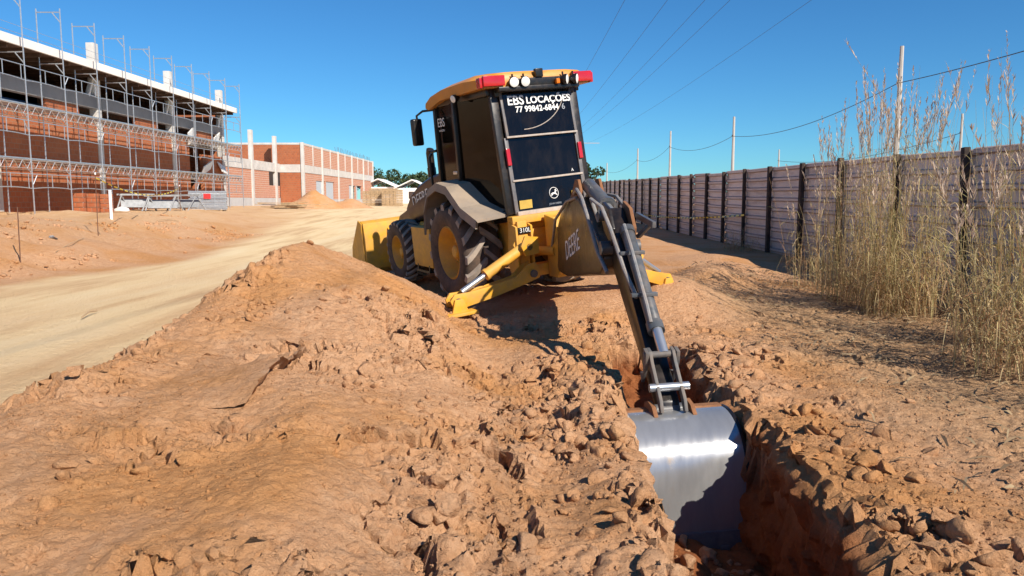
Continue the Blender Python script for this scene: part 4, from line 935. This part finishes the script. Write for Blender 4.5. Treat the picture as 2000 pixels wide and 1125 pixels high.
for a, b in zip(COLY[:-1], COLY[1:]):
    if b < 50: part(b1, 'brick_wall', 'brick', (BX-.2, a+.212, .5), (BX, b-.212, 5.12))
    else:
        part(b1, 'brick_wall', 'brick', (BX-.2, a+.212, .5), (BX, a+2.2, 5.12)); part(b1, 'brick_wall', 'brick', (BX-.2, a+2.2, .5), (BX, a+4.2, 2.2)); part(b1, 'brick_wall', 'brick', (BX-.2, a+4.2, .5), (BX, b-.212, 4.4))
    part(b1, 'ring_beam', 'concrete_grey', (BX-.25, a+.213, 5.80), (BX+.10, b-.213, 6.40), .01)
    part(b1, 'brick_parapet', 'brick', (BX-.22, (a+b)/2-.3, 5.122), (BX-.02, (a+b)/2+2.2, 5.79))
part(b1, 'floor_slab', 'concrete_grey', (BX-9, 21.3, 4.95), (BX-.31, 53.0, 5.13)); part(b1, 'back_wall', 'brick', (BX-9.2, 21.3, .5), (BX-9, 53.0, 7.28)); part(b1, 'end_wall', 'brick', (BX-9, 52.7, .5), (BX-.31, 52.95, 7.28))
part(b1, 'inner_wall', 'brick', (BX-4.0, 21.3, 5.135), (BX-3.8, 34.0, 7.28)); part(b1, 'inner_wall', 'brick', (BX-4.0, 39.0, 5.135), (BX-3.8, 47.5, 7.28))
part(b1, 'roof_slab', 'concrete', (BX-9.5, 20.5, 7.32), (BX+1.15, 52.3, 7.50)); part(b1, 'fascia', 'white_fascia', (BX+1.152, 20.5, 7.28), (BX+1.25, 52.3, 7.60)); part(b1, 'soffit', 'formwork', (BX-9.4, 20.6, 7.29), (BX+1.15, 52.25, 7.315))
for k in range(32): part(b1, 'formwork_joist', 'formwork', (BX-8.9, 21.0+k, 7.14), (BX+1.05, 21.08+k, 7.288))
for (y, zc, tl, sz) in ((49.3, 3.55, .5, 1.3), (52.0, 3.6, -.5, 1.0), (51.0, 5.4, .3, 1.0), (47.0, 5.35, .15, .9)):
    m = MB(); m.box(Vector((BX+.25, y, zc))-o1, (.06, sz, .75), (.45 if tl > 0 else -.3, tl, .1)); m.build('awning_panel', 'white_fascia', b1)
m = MB(); m.box(Vector((BX-2.2, 33, 5.45))-o1, (2.6, 3.6, .5)); m.build('tarp', 'tarp_blue', b1, .05)
# ---- scaffolding
sx0, sx1 = -18.0, -18.95
scf = empty('scaffolding', (sx0, 40, .95), 'galvanised steel scaffolding with decks in front of the nearer brick building', 'scaffolding'); so = Vector(scf.location)
SY = [29.1+2.525*k for k in range(-3, 10)]; ZB = .95; LZ = [1.08, 3.1, 5.1, 7.1, 9.15]
R_ = .027
m = MB(); H = 2.02
for x in (0, sx1-sx0): m.tube([(x, 0, 0), (x, 0, H)], R_, 6)
m.tube([(0, 0, H-.14), (sx1-sx0, 0, H-.14)], R_*.9, 6); m.tube([(0, 0, H-.55), (-.33, 0, H-.14)], R_*.8, 6)
fr = m.build('scaffold_frame', 'galv', scf)
m = MB()
m.tube([(0, .03, 1.40), (0, 2.5, 1.40)], .019, 6); m.tube(sag((0, .03, .86), (0, 2.5, .86), -.05, 9), .019, 6)
for y in (1.26, 2.30): m.tube([(0, y, .88), (0, y, 1.40)], .017, 6)
gr_ = m.build('guardrail', 'galv', scf)
m = MB(); m.tube([(0, .03, 1.05), (0, .30, 1.40)], .018, 6); cbm = m.build('corner_brace', 'galv', scf)
m = MB(); m.tube([(0, 2.5, 1.05), (0, 2.22, 1.40)], .018, 6); cbm2 = m.build('corner_brace', 'galv', scf)
m = MB(); m.box((-.47, 1.26, 0), (.30, 2.5, .05)); dk = m.build('deck_board', 'galv', scf)
m = MB()
for x in (0,): 
    m.tube([(x, 0, -.06), (x, 2.525, -.06)], .018, 5); m.tube([(x, 0, -.36), (x, 2.525, -.36)], .016, 5)
    for j in range(5): m.tube([(x, j*.505, -.06), (x, j*.505+.25, -.36), (x, j*.505+.505, -.06)], .011, 4)
tru = m.build('deck_truss', 'galv', scf)
m = MB(); m.tube([(0, 0, -.22), (0, 0, .0)], .02, 6); m.box((0, 0, -.22), (.14, .14, .012)); bjk = m.build('base_jack', 'galv', scf)
used = set()
def put(o, x, y, z):
    loc = Vector((x, y, z))-so
    if o.name not in used: used.add(o.name); o.location = loc; return o
    return dup(o, scf, location=loc)
for k, y in enumerate(SY):
    top = 4 if k < len(SY)-1 else 3
    for j in range(4): put(fr, sx0, y, LZ[j])
    put(bjk, sx0, y, LZ[0]); put(bjk, sx1, y, LZ[0])
    if k == len(SY)-1: break
    for j in range(4):
        if j < 3: put(gr_, sx0, y, LZ[j] if j else LZ[0]+.05)
        if (k+j) % 3 == 0 and j < 3: put(cbm, sx0, y, LZ[j]); put(cbm2, sx0, y, LZ[j])
    for j in (1, 2):
        for i in range(3): put(dk, sx0+.30-i*.31-.01, y, LZ[j])
        put(tru, sx0, y, LZ[j]); put(tru, sx1, y, LZ[j])
    # thin guard lines over the roof
m = MB(); m.tube([(0, 0, 0), (0, 2.525, 0)], .008, 4); lin = m.build('guard_line', 'galv', scf)
for y in SY[:-1]: put(lin, sx1, y, 8.2); put(lin, sx0, y, 7.6)
# ---- farther building
b2 = empty('far_building', (-27, 95, .6), 'farther low brick building with pale concrete columns and metal doors', 'building'); o2 = Vector(b2.location)
F2 = -22.6
def wallx(x, y0, y1, z0, z1, name, mat): part(b2, name, mat, (x-.2, y0, z0), (x, y1, z1))
CY = [84.1, 92.5, 101.0, 109.5, 118, 126]
wallx(F2, 84.3, 126, .2, 1.55, 'plinth', 'plinth'); wallx(F2-.02, 84.3, 126, 5.32, 7.4, 'brick_wall', 'brick_pale')
wallx(F2+.03, 84.3, 126, 4.45, 5.30, 'concrete_band', 'concrete'); wallx(F2+.02, 84.3, 126, 7.4, 7.62, 'concrete_band', 'concrete')
for y in CY: part(b2, 'column', 'concrete', (F2-.2, y-.25, .2), (F2+.10, y+.25, 7.66), .01)
for y in [88.3, 96.7, 105.2, 113.8, 122]: part(b2, 'column', 'concrete', (F2-.2, y-.12, 5.31), (F2+.06, y+.12, 7.64), .01)
opens = [(89.5, 93.8, 1.56, 3.7), (94.2, 98.5, 1.56, 3.7), (107.5, 111.8, 1.56, 3.5), (112.2, 116.5, 1.56, 3.5)]
ys = 84.3
for a, b, c, d in opens:
    if a > ys: wallx(F2-.02, ys, a, 1.55, 4.44, 'brick_wall', 'brick_pale')
    wallx(F2-.02, a, b, d, 4.44, 'brick_wall', 'brick_pale'); ys = b
wallx(F2-.02, ys, 126, 1.55, 4.44, 'brick_wall', 'brick_pale')
for (a, b, c, d), w in zip(opens, (.75, .95, .55, .3)):
    part(b2, 'metal_door', 'door_metal', (F2-.16, a+.05, c), (F2-.10, a+(b-a)*w, d-.03))
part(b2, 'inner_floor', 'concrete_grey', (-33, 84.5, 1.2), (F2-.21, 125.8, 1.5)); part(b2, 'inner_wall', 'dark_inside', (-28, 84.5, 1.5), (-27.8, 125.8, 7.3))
# short wall facing the camera and upper storey set back
part(b2, 'brick_wall', 'brick', (-25.1, 83.92, 1.2), (F2-.27, 84.12, 4.44)); part(b2, 'concrete_band', 'concrete', (-25.1, 83.88, 4.45), (F2-.27, 84.1, 5.3)); part(b2, 'brick_wall', 'brick', (-32, 83.92, 5.31), (F2-.27, 84.12, 7.4)); part(b2, 'concrete_band', 'concrete', (-32, 83.90, 7.41), (F2-.27, 84.14, 7.62))
# lower wing
WX = -25.12
part(b2, 'plinth', 'plinth', (WX-.25, 64, .3), (WX+.04, 83.8, 1.7)); part(b2, 'brick_wall', 'brick_pale', (WX-.2, 64, 1.71), (WX, 80.2, 4.44)); part(b2, 'brick_wall', 'brick_pale', (WX-.2, 80.2, 1.71), (WX, 83.8, 3.0)); part(b2, 'concrete_band', 'concrete', (WX-.25, 64, 4.45), (WX+.05, 83.8, 5.36))
for y in (66.5, 75, 82.5): part(b2, 'column', 'concrete', (WX-.2, y-.30, .3), (WX+.12, y+.30, 8.2), .01)
part(b2, 'wing_roof', 'concrete', (-33, 64, 5.05), (WX-.26, 83.85, 5.3)); part(b2, 'wing_wall', 'brick', (-33, 64, .3), (WX-.26, 64.2, 5.04))
m = MB()
for k in range(26): m.tube([Vector((F2-.08, 100+k*.95, 7.6))-o2, Vector((F2-.08+random.uniform(-.1, .1), 100+k*.95+random.uniform(-.1, .1), 8.1+random.uniform(0, .25)))-o2], .02, 4)
tag(m.build('rebar_ends', 'rebar', b2), kind='stuff')

# ================================================================== SITE THINGS ON THE LEFT
def heap(name, cx, cy, rx, ry, h, label, mat='clod'):
    V, Fq = ICO[4]; V = V.copy(); r = np.hypot(V[:, 0], V[:, 1]); z = np.clip(1-r*1.0, 0, 1)**.85
    X = V[:, 0]*1.15; Y = V[:, 1]*1.15
    r2 = np.hypot(X, Y); P = np.stack([cx+X*rx, cy+Y*ry, np.zeros(len(X))], 1)
    hz = h*np.clip(1-(r2*r2+.02)**.5*1.25+.35*r2*r2*0+.18*r2**2, -.15, 1)*(1+.25*fbm(X*2+cx, Y*2, 4))+.05*h*fbm(X*7, Y*7+cx, 3)
    P[:, 2] = np.where(V[:, 2] >= -.05, gz(P[:, 0], P[:, 1])+hz, gz(P[:, 0], P[:, 1])-.35)
    o = npmesh(name, P-np.array([cx, cy, 0]), Fq, mat, smooth=True); o.location = (cx, cy, 0); return tag(o, label, 'soil heap')
heap('soil_heap', -14.2, 56, 2.6, 2.2, 1.5, 'orange heap of soil in front of the farther brick building')
heap('soil_heap', -12.2, 57.5, 2.2, 1.8, .9, 'lower soil heap adjoining the orange heap by the farther building')
heap('soil_heap', 2.2, 31, 2.3, 2.6, 2.5, 'pale soil heap seen between the cab and the fence')
def on(x, y, dz=0): return Vector((x, y, float(gz(x, y))+dz))
for k in range(9):
    x = -14.6+random.uniform(-1.2, 1.6); y = 51.2+random.uniform(-.6, .8); p = on(x, y, .04+.045*k)
    m = MB(); m.box((0, 0, 0), (random.uniform(2.0, 3.4), .22, .045)); o = m.build('plank', 'plank', smooth=0); o.location = p; o.rotation_euler = (0, random.uniform(-.03, .03), random.uniform(-.5, .5))
    tag(o, 'loose timber plank in the pile before the orange soil heap', 'plank', 'planks piled before the soil heap')
# bundled scaffold tubes
st = empty('steel_stack', on(-15.7, 40), 'bundled stack of galvanised scaffold frames with a red tag', 'steel stack', rz=.35)
m = MB(); m.tube([(-.9, 0, 0), (.9, 0, 0)], .03, 6); m.tube([(-.9, 1.1, 0), (.9, 1.1, 0)], .03, 6)
for x in (-.85, -.3, .3, .85): m.tube([(x, 0, 0), (x, 1.1, 0)], .022, 6)
fm = m.build('frame', 'galv', st)
for k in range(13):
    o = fm if k == 0 else dup(fm, st)
    o.location = (random.uniform(-.05, .05), random.uniform(-.05, .05)-.5, .06+k*.075)
m = MB(); m.box((-.05, -.56, .72), (.34, .012, .26)); m.build('tag', 'red_tag', st)
m = MB(); m.bar((-.6, -.7, .02), (-.6, .8, .02), .1, .06); m.build('bearer', 'plank', st); m = MB(); m.bar((.6, -.7, .02), (.6, .8, .02), .1, .06); m.build('bearer', 'plank', st)
# steel trestles lying about
for k, (x, y, rz, lb) in enumerate(((-17.6, 36.2, .5, 'leftmost grey steel trestle lying before the scaffolding'), (-16.5, 36.5, .2, 'middle grey steel trestle lying before the scaffolding'), (-15.6, 37.0, -.3, 'grey steel trestle nearest the bundled frame stack'))):
    simple('steel_dull', (.30, .31, .32), .65) if 'steel_dull' not in M else None
    t = empty('steel_trestle', on(x, y), lb, 'trestle', 'steel trestles before the scaffolding', rz)
    for s in (-.6, .6):
        m = MB(); m.tube([(s-.25, -.35, 0), (s, 0, .75), (s+.25, .35, 0)], .035, 6); m.build('leg', 'steel_dull', t)
    m = MB(); m.bar((-.8, 0, .75), (.8, 0, .75), .10, .08); m.build('top_bar', 'steel_dull', t); m = MB(); m.box((0, .1, .35), (1.3, .5, .04), (.9, 0, 0)); m.build('sheet', 'steel_dull', t)
for k, (px, py, w, lb) in enumerate(((232, 410, .9, 'pale cement bag pile at the scaffold foot left of the trestles'), (72, 398, 1.1, 'white bagged material at the foot of the scaffolding, far left'))):
    p = at(px, py, 34); p = on(p.x, p.y); V, Fq = clod_shape(3, .4, .25, 3); o = npmesh('cement_bag', V*np.array([w*.6, .5, .45]), Fq, 'white_fascia', smooth=True); o.location = p+Vector((0, 0, .1)); tag(o, lb, 'bag')
for k in range(3):
    p = on(-18.0+k*.45, 32.2+.2*k); m = MB()
    for j in range(4): m.box((0, 0, .1+.2*j), (.4, .3, .185))
    o = m.build('brick_pile', 'brick', None, .01); o.location = p; tag(o, ('leftmost', 'middle', 'rightmost')[k]+' small pile of red bricks at the scaffold foot', 'bricks', 'small brick piles at the scaffold')
p = hit(218, 432); m = MB(); m.tube([(0, 0, -.1), (0, 0, .80)], .042, 14); m.tube([(0, 0, .80), (0, 0, .82)], [.05, .042], 14); o = m.build('marker_post', 'white_pvc'); o.location = p; tag(o, 'short white plastic post standing on the left bank', 'post')
stk = []
for px, py, h, lb in ((40, 515, 1.05, 'thin rebar stake low on the bank at the far left'), (192, 465, 1.55, 'tall thin rebar stake with a white cap on the left bank'), (352, 412, 1.0, 'far rebar stake beside the steel trestles')):
    p = hit(px, py); m = MB(); m.tube([(0, 0, -.1), (.02, 0, h)], .011, 6); e = m.build('stake', 'rebar'); e.location = p; tag(e, lb, 'stake')
    
    if px != 40: m = MB(); m.tube([(.02, 0, h-.03), (.02, 0, h+.02)], .018, 8); m.build('cap', 'white_pvc', e)
    stk.append(p+Vector((.02, 0, h-.1)))
tag(ribbon('warning_tape', sag(stk[1], stk[2], .35, 60), .035, 'tape', per=.6), 'sagging warning tape between the capped stake and the trestles', 'tape')
for k, (px, py, qx, qy, lb) in enumerate(((175, 438, 200, 465, 'short broken stick leaning at the capped stake'), (110, 500, 165, 468, 'dry stick lying on the left bank below the stakes'), (310, 432, 350, 436, 'thin stick lying near the top of the left bank'), (160, 625, 190, 612, 'small twig lying on the sandy road'))):
    a = hit(px, py); b = hit(qx, qy); m = MB(); m.tube([a+Vector((0, 0, .03)), (a+b)/2+Vector((0, 0, .06)), b+Vector((0, 0, .03))], [.008, .010, .006], 6); tag(m.build('stick', 'plank'), lb, 'stick')
p = hit(105, 469); V, Fq = clod_shape(3, .5); o = npmesh('stone', V*.16, Fq, 'concrete_grey'); o.location = p; tag(o, 'single grey stone on the left bank', 'stone')

# ================================================================== BACKGROUND
for k, (x, y, w, d, h, lb) in enumerate(((-21.5, 128, 5.5, 7, 2.6, 'leftmost white roofed house beyond the site'), (-15.6, 124, 5, 6, 2.4, 'middle white roofed house beyond the site'), (-10.8, 131, 5, 6, 2.5, 'rightmost white roofed house, half behind the loader hood'))):
    hse = empty('house', on(x, y), lb, 'house', 'white roofed houses beyond the site')
    m = MB(); m.box((0, 0, h/2-.2), (w, d, h+.4)); m.build('wall', 'white_wall', hse)
    m = MB(); m.prism([(-w/2-.5, h-.1), (0, h+1.35), (w/2+.5, h-.1), (w/2+.5, h-.22), (0, h+1.2), (-w/2-.5, h-.22)], (0, 0, 0), XA, ZA, YA, -d/2-.5, d/2+.5); m.build('roof', 'roof_white', hse)
    m = MB(); m.box((0, -d/2-.01, 1.3), (1.1, .06, 1.1)); m.build('window', 'dark_inside', hse); m = MB(); m.box((1.5, -d/2-.01, 1.0), (.9, .06, 2.0)); m.build('door', 'door_metal', hse)
for k, (x, y, w, h, lb) in enumerate(((-13.6, 76, 2.0, 1.5, 'left brown pallet stack behind the loader bucket'), (-11.6, 75, 1.9, 1.6, 'right brown pallet stack behind the loader bucket'), (-13.3, 79.5, 2.6, 1.9, 'grey brown pallet stack at the back behind the loader bucket'))):
    s_ = empty('pallet_stack', on(x, y), lb, 'pallet stack', 'pallet stacks behind the loader bucket')
    for j in range(int(h/.16)):
        m = MB()
        for i in range(5): m.box((-w/2+w*(i+.5)/5, 0, .14+j*.16), (w/5*.8, 1.2, .03))
        for yy in (-.55, 0, .55): m.box((0, yy, .07+j*.16), (w, .1, .1))
        m.build('pallet', 'plank', s_, smooth=0)
def tree(x, y, h, r, label, seed, nleaf=2600, ls=.32):
    rg = np.random.default_rng(seed); t = empty('tree', on(x, y), label, 'tree', None)
    m = MB(); m.tube([(0, 0, -.2), (.1, 0, h*.25), (.05, .1, h*.5), (0, 0, h*.8)], [.22, .17, .11, .03], 8)
    lobes = []
    for k in range(9):
        a = rg.uniform(0, 6.28); q = Vector((math.cos(a)*r*rg.uniform(.3, .75), math.sin(a)*r*rg.uniform(.3, .75), h*rg.uniform(.5, .9))); lobes.append((q, r*rg.uniform(.3, .5)))
        m.tube([(0.05, .05, h*rg.uniform(.25, .5)), q*.6+Vector((0, 0, .2*h)), q], [.09, .05, .02], 6)
    m.build('trunk', 'bark', t)
    V = []; T = []
    for k in range(nleaf):
        q, rr = lobes[rg.integers(len(lobes))]; d = rg.normal(size=3); d /= np.linalg.norm(d); c = np.array(q)+d*rr*rg.uniform(.5, 1.1)**.6*np.array([1, 1, .75])
        a = rg.normal(size=3); a /= np.linalg.norm(a); b = np.cross(a, rg.normal(size=3)); b /= np.linalg.norm(b); s = ls*rg.uniform(.5, 1)
        V += [c-a*s, c+b*s*.5, c+a*s, c-b*s*.5]; T += [rg.uniform()]*4
    o = npmesh('crown', np.array(V), np.arange(len(V)).reshape(-1, 4), 'foliage', T); o.parent = t
for a in ((-25.0, 150, 6.6, 4.4, 'wide dark tree behind the leftmost white house', 1), (-18.5, 152, 6.0, 3.2, 'round dark tree behind the middle white house', 2), (-12.0, 150, 5.6, 3.0, 'dark tree behind the rightmost white house', 3), (3.5, 36.0, 3.0, .75, 'dark leafy tree top showing over the pale heap by the cab', 5, 700, .12), (-34, 165, 6.5, 4, 'dark tree farther back between the farther building and the houses', 6)): tree(*a)
# power poles
def pole(x, y, top, label, group, arm=True):
    p = on(x, y); h = top-p.z; m = MB(); m.tube([(0, 0, -.5), (0, 0, h)], [.20, .11], 8); 
    e = empty('power_pole', p, label, 'pole', group); m.build('shaft', 'pole_concrete', e)
    if arm:
        m = MB(); m.tube([(-.13, 0, h*.79), (-.13, 0, h*.79+.14)], .05, 8); m.build('insulator', 'dark_inside', e)
    return Vector((x-.13, y, p.z+h*.79))
PX = 21.8
att = []
for (px, py), lb in zip(((1762, 90), (1434, 228), (1310, 256), (1246, 290)), ('nearest and tallest pale power pole, behind the tall grass', 'second pale power pole from the right, beyond the fence', 'third pale power pole, farther along the fence', 'small far power pole at the fence end')):
    d = ray(px, py); q = atX(px, py, PX); att.append(pole(PX, q.y, q.z, lb, 'power poles beyond the fence'))
att = [Vector((PX, 12, 8.7))]+att+[Vector((PX-1, 170, 7.5))]
pole(PX, 11, 10.2, 'power pole standing outside the picture to the right', 'power poles beyond the fence'); pole(PX-1, 170, 9.4, 'farthest tiny power pole at the fence end', 'power poles beyond the fence')
for k, (a, b) in enumerate(zip(att[:-1], att[1:])):
    m = MB(); m.tube(sag(a, b, .9 if k else .5, 24), .022, 5); tag(m.build('power_line', 'wire'), ('slack wire running from the nearest power pole out of the picture', 'slack wire between the nearest and the second power pole', 'slack wire between the second and third power pole', 'slack wire between the third and the small far pole', 'slack wire beyond the small far pole')[k], 'wire')
att2 = []
for (px, py), lb in zip(((1880, 222), (1522, 292)), ('short pale pole of the distant row, right of the tall grass', 'small pale pole of the distant row above the fence')):
    q = atX(px, py, 45); att2.append(pole(45, q.y, q.z, lb, 'distant row of power poles'))
m = MB(); m.tube(sag(att2[0], att2[1], 1.2, 24), .03, 5); tag(m.build('power_line', 'wire'), 'thin slack wire between the two distant poles', 'wire')
# overhead lines crossing the sky, carried by tall poles behind the machine and behind the camera
HT = 15.0
for y, lb in ((205, 'tall far line pole hidden behind the cab'), (-35, 'tall line pole behind the photographer')):
    e = empty('line_pole', on(14, y), lb, 'pole'); m = MB(); m.tube([(0, 0, -.5), (0, 0, HT+.8)], [.35, .2], 10); m.build('shaft', 'pole_concrete', e); m = MB(); m.bar((-7, 0, HT+.35), (9, 0, HT+.35), .2, .2); m.build('crossarm', 'galv', e)
for k, (px, lb) in enumerate(((1225, 'leftmost of the five overhead wires'), (1310, 'second overhead wire from the left'), (1385, 'middle overhead wire'), (1435, 'fourth overhead wire from the left'), (1597, 'rightmost overhead wire, set apart from the others'))):
    x = (px-1000)/388*(HT-EYE-2.2)
    m = MB(); m.tube(sag((x, -35, HT+.3), (x, 205, HT+.3), 2.6, 60), .011, 5); tag(m.build('overhead_wire', 'wire'), lb+' crossing the sky', 'wire')

# ================================================================== TALL DRY GRASS
def clump(cx, cy, rad, hgt, n, seed, label, lean=(0, 0), heads=.55, spread=.5):
    rg = np.random.default_rng(seed); base = on(cx, cy, -.03); e = empty('grass_clump', base, label, 'grass', 'clumps of tall dry grass by the fence')
    SV, SF, ST = [], [], []; LV, LF, LT = [], [], []; HV, HF, HT_ = [], [], []
    def strip(V, Fc, T, pts, ws, tint, side):
        o = len(V)
        for p, w in zip(pts, ws): V.append(p-side*w*.5); V.append(p+side*w*.5); T += [tint, tint]
        for i in range(len(pts)-1): Fc.append((o+2*i, o+2*i+1, o+2*i+3, o+2*i+2))
    for k in range(n):
        a = rg.uniform(0, 6.28); r = rad*math.sqrt(rg.uniform()); bx, by = r*math.cos(a), r*math.sin(a)
        tall = rg.uniform() < .28; h = hgt*(rg.uniform(.78, 1.0) if tall else rg.uniform(.18, .66)); la = a+rg.normal()*.9; lm = spread*h*.42*rg.uniform(.05, 1.2)**1.3
        dx, dy = math.cos(la)*lm+lean[0]*h*.25, math.sin(la)*lm+lean[1]*h*.25; cv = rg.uniform(1.3, 2.4)
        gz0 = float(gz(cx+bx, cy+by))-base.z
        def P(t): return np.array([bx+dx*t**cv, by+dy*t**cv, gz0+h*t*(1-.07*t*t*(lm/h))])
        tint = rg.uniform(.05, .9); ts = np.linspace(0, 1, 8); th = rg.uniform(0, 6.28)
        pts = [P(t) for t in ts]; w0 = rg.uniform(.004, .009)
        for q in (0, 1): strip(SV, SF, ST, pts, [w0*(1-.7*t) for t in ts], tint, np.array([math.cos(th+q*1.57), math.sin(th+q*1.57), 0]))
        for j in range(rg.integers(6, 12)):
            t0 = rg.uniform(.06, .78); p0 = P(t0); L = rg.uniform(.22, .62)*(1.1-.4*t0); az = rg.uniform(0, 6.28); up = rg.uniform(.35, 1.0); dr = rg.uniform(.35, 1.35)
            d = np.array([math.cos(az), math.sin(az), 0]); side = np.array([-d[1], d[0], rg.uniform(-.5, .5)])
            tt = np.linspace(0, 1, 6); lp = [p0+d*L*.62*x+np.array([0, 0, L*(up*x-dr*x*x)]) for x in tt]; lw = rg.uniform(.006, .013)
            low = max(0, .5-t0*h/2.2)
            strip(LV, LF, LT, lp, [lw*(.5+.6*x)*(1-x)**.55+.001 for x in tt], float(np.clip(rg.normal(.42, .25)+low*.9, 0, 1)), side)
        if rg.uniform() < heads and h > hgt*.52:
            for j in range(rg.integers(22, 36)):
                t0 = 1-rg.uniform(0, .20)**1.0; p0 = P(t0); az = rg.uniform(0, 6.28); L = rg.uniform(.03, .12)*(1.25-.9*(t0-.8)/.2); d = np.array([math.cos(az)*.45, math.sin(az)*.45, 1.0]); d += .5*np.array([dx, dy, 0])/h
                side = np.array([-math.sin(az), math.cos(az), 0]); strip(HV, HF, HT_, [p0, p0+d*L*.5, p0+d*L], [.004, .011, .003], rg.uniform(), side)
    for nm, V, Fc, T, mt in (('stems', SV, SF, ST, 'grass_stem'), ('leaves', LV, LF, LT, 'grass_blade'), ('seed_heads', HV, HF, HT_, 'seed_head')):
        if V: o = npmesh(nm, np.array(V), np.array(Fc), mt, T); o.parent = e; tag(o, kind='stuff')
clump(5.1, 11.9, .75, 2.1, 74, 11, 'shorter grass clump at the far left of the grass by the fence', heads=.5)
clump(4.75, 10.4, .55, 2.75, 147, 12, 'dense grass clump left of the nearest power pole', heads=.8, spread=.3)
clump(4.7, 9.3, .45, 3.0, 170, 13, 'tallest dense grass clump directly before the nearest power pole', heads=.85, spread=.28)
clump(5.5, 9.5, .6, 2.0, 30, 17, 'leafy grass close against the fence behind the tallest clump', heads=.3)
clump(5.0, 8.0, .55, 3.15, 29, 14, 'sparse grass clump with long arching stalks right of the pole', lean=(-.55, .1), heads=1.0, spread=.7)
clump(4.75, 7.1, .45, 2.75, 124, 15, 'leafy grass clump at the right edge of the picture', heads=.7, spread=.45)
clump(4.1, 6.1, .5, 2.2, 99, 16, 'nearest grass clump in the lower right by the bank', heads=.4, spread=.7)
clump(5.9, 7.4, .6, 2.0, 34, 18, 'shaded grass against the fence at the right edge', heads=.4)
clump(4.2, 4.7, .5, 2.0, 50, 19, 'grass clump just outside the right edge', heads=.4)
clump(6.0, 15.2, .5, .9, 32, 20, 'low weeds at the fence foot beyond the tall grass', heads=0, spread=1)
clump(6.1, 20.5, .5, .8, 32, 21, 'low weeds at the fence foot, farther along', heads=0, spread=1)
# fallen blades, twigs and leaves
V = []; Fc = []; T = []
for k in range(5200):
    while True:
        x = RNG.uniform(2.0, 6.4); y = RNG.uniform(2.4, 14)
        if RNG.uniform() < float(ss(2.0, 4.4, np.array(x+.4*math.sin(y*2)))): break
    L = RNG.uniform(.03, .22); a = RNG.uniform(0, 6.28); w = RNG.uniform(.004, .014); d = np.array([math.cos(a), math.sin(a), RNG.uniform(-.15, .25)])*L; s = np.array([-math.sin(a), math.cos(a), RNG.uniform(-.4, .4)])*w
    p = np.array([x, y, float(gz(x, y))+.012+RNG.uniform(0, .03)]); o = len(V); V += [p-s*.4, p+s*.4, p+d*.5+s+np.array([0, 0, .012]), p+d*.5-s+np.array([0, 0, .012]), p+d+s*.1, p+d-s*.1]; Fc += [(o, o+1, o+2, o+3), (o+3, o+2, o+4, o+5)]; T += [RNG.uniform()]*6
lt_ = npmesh('leaf_litter', np.array(V), np.array(Fc), 'litter', T); tag(lt_, 'dry fallen grass blades littering the bank by the fence', None, None, 'stuff')
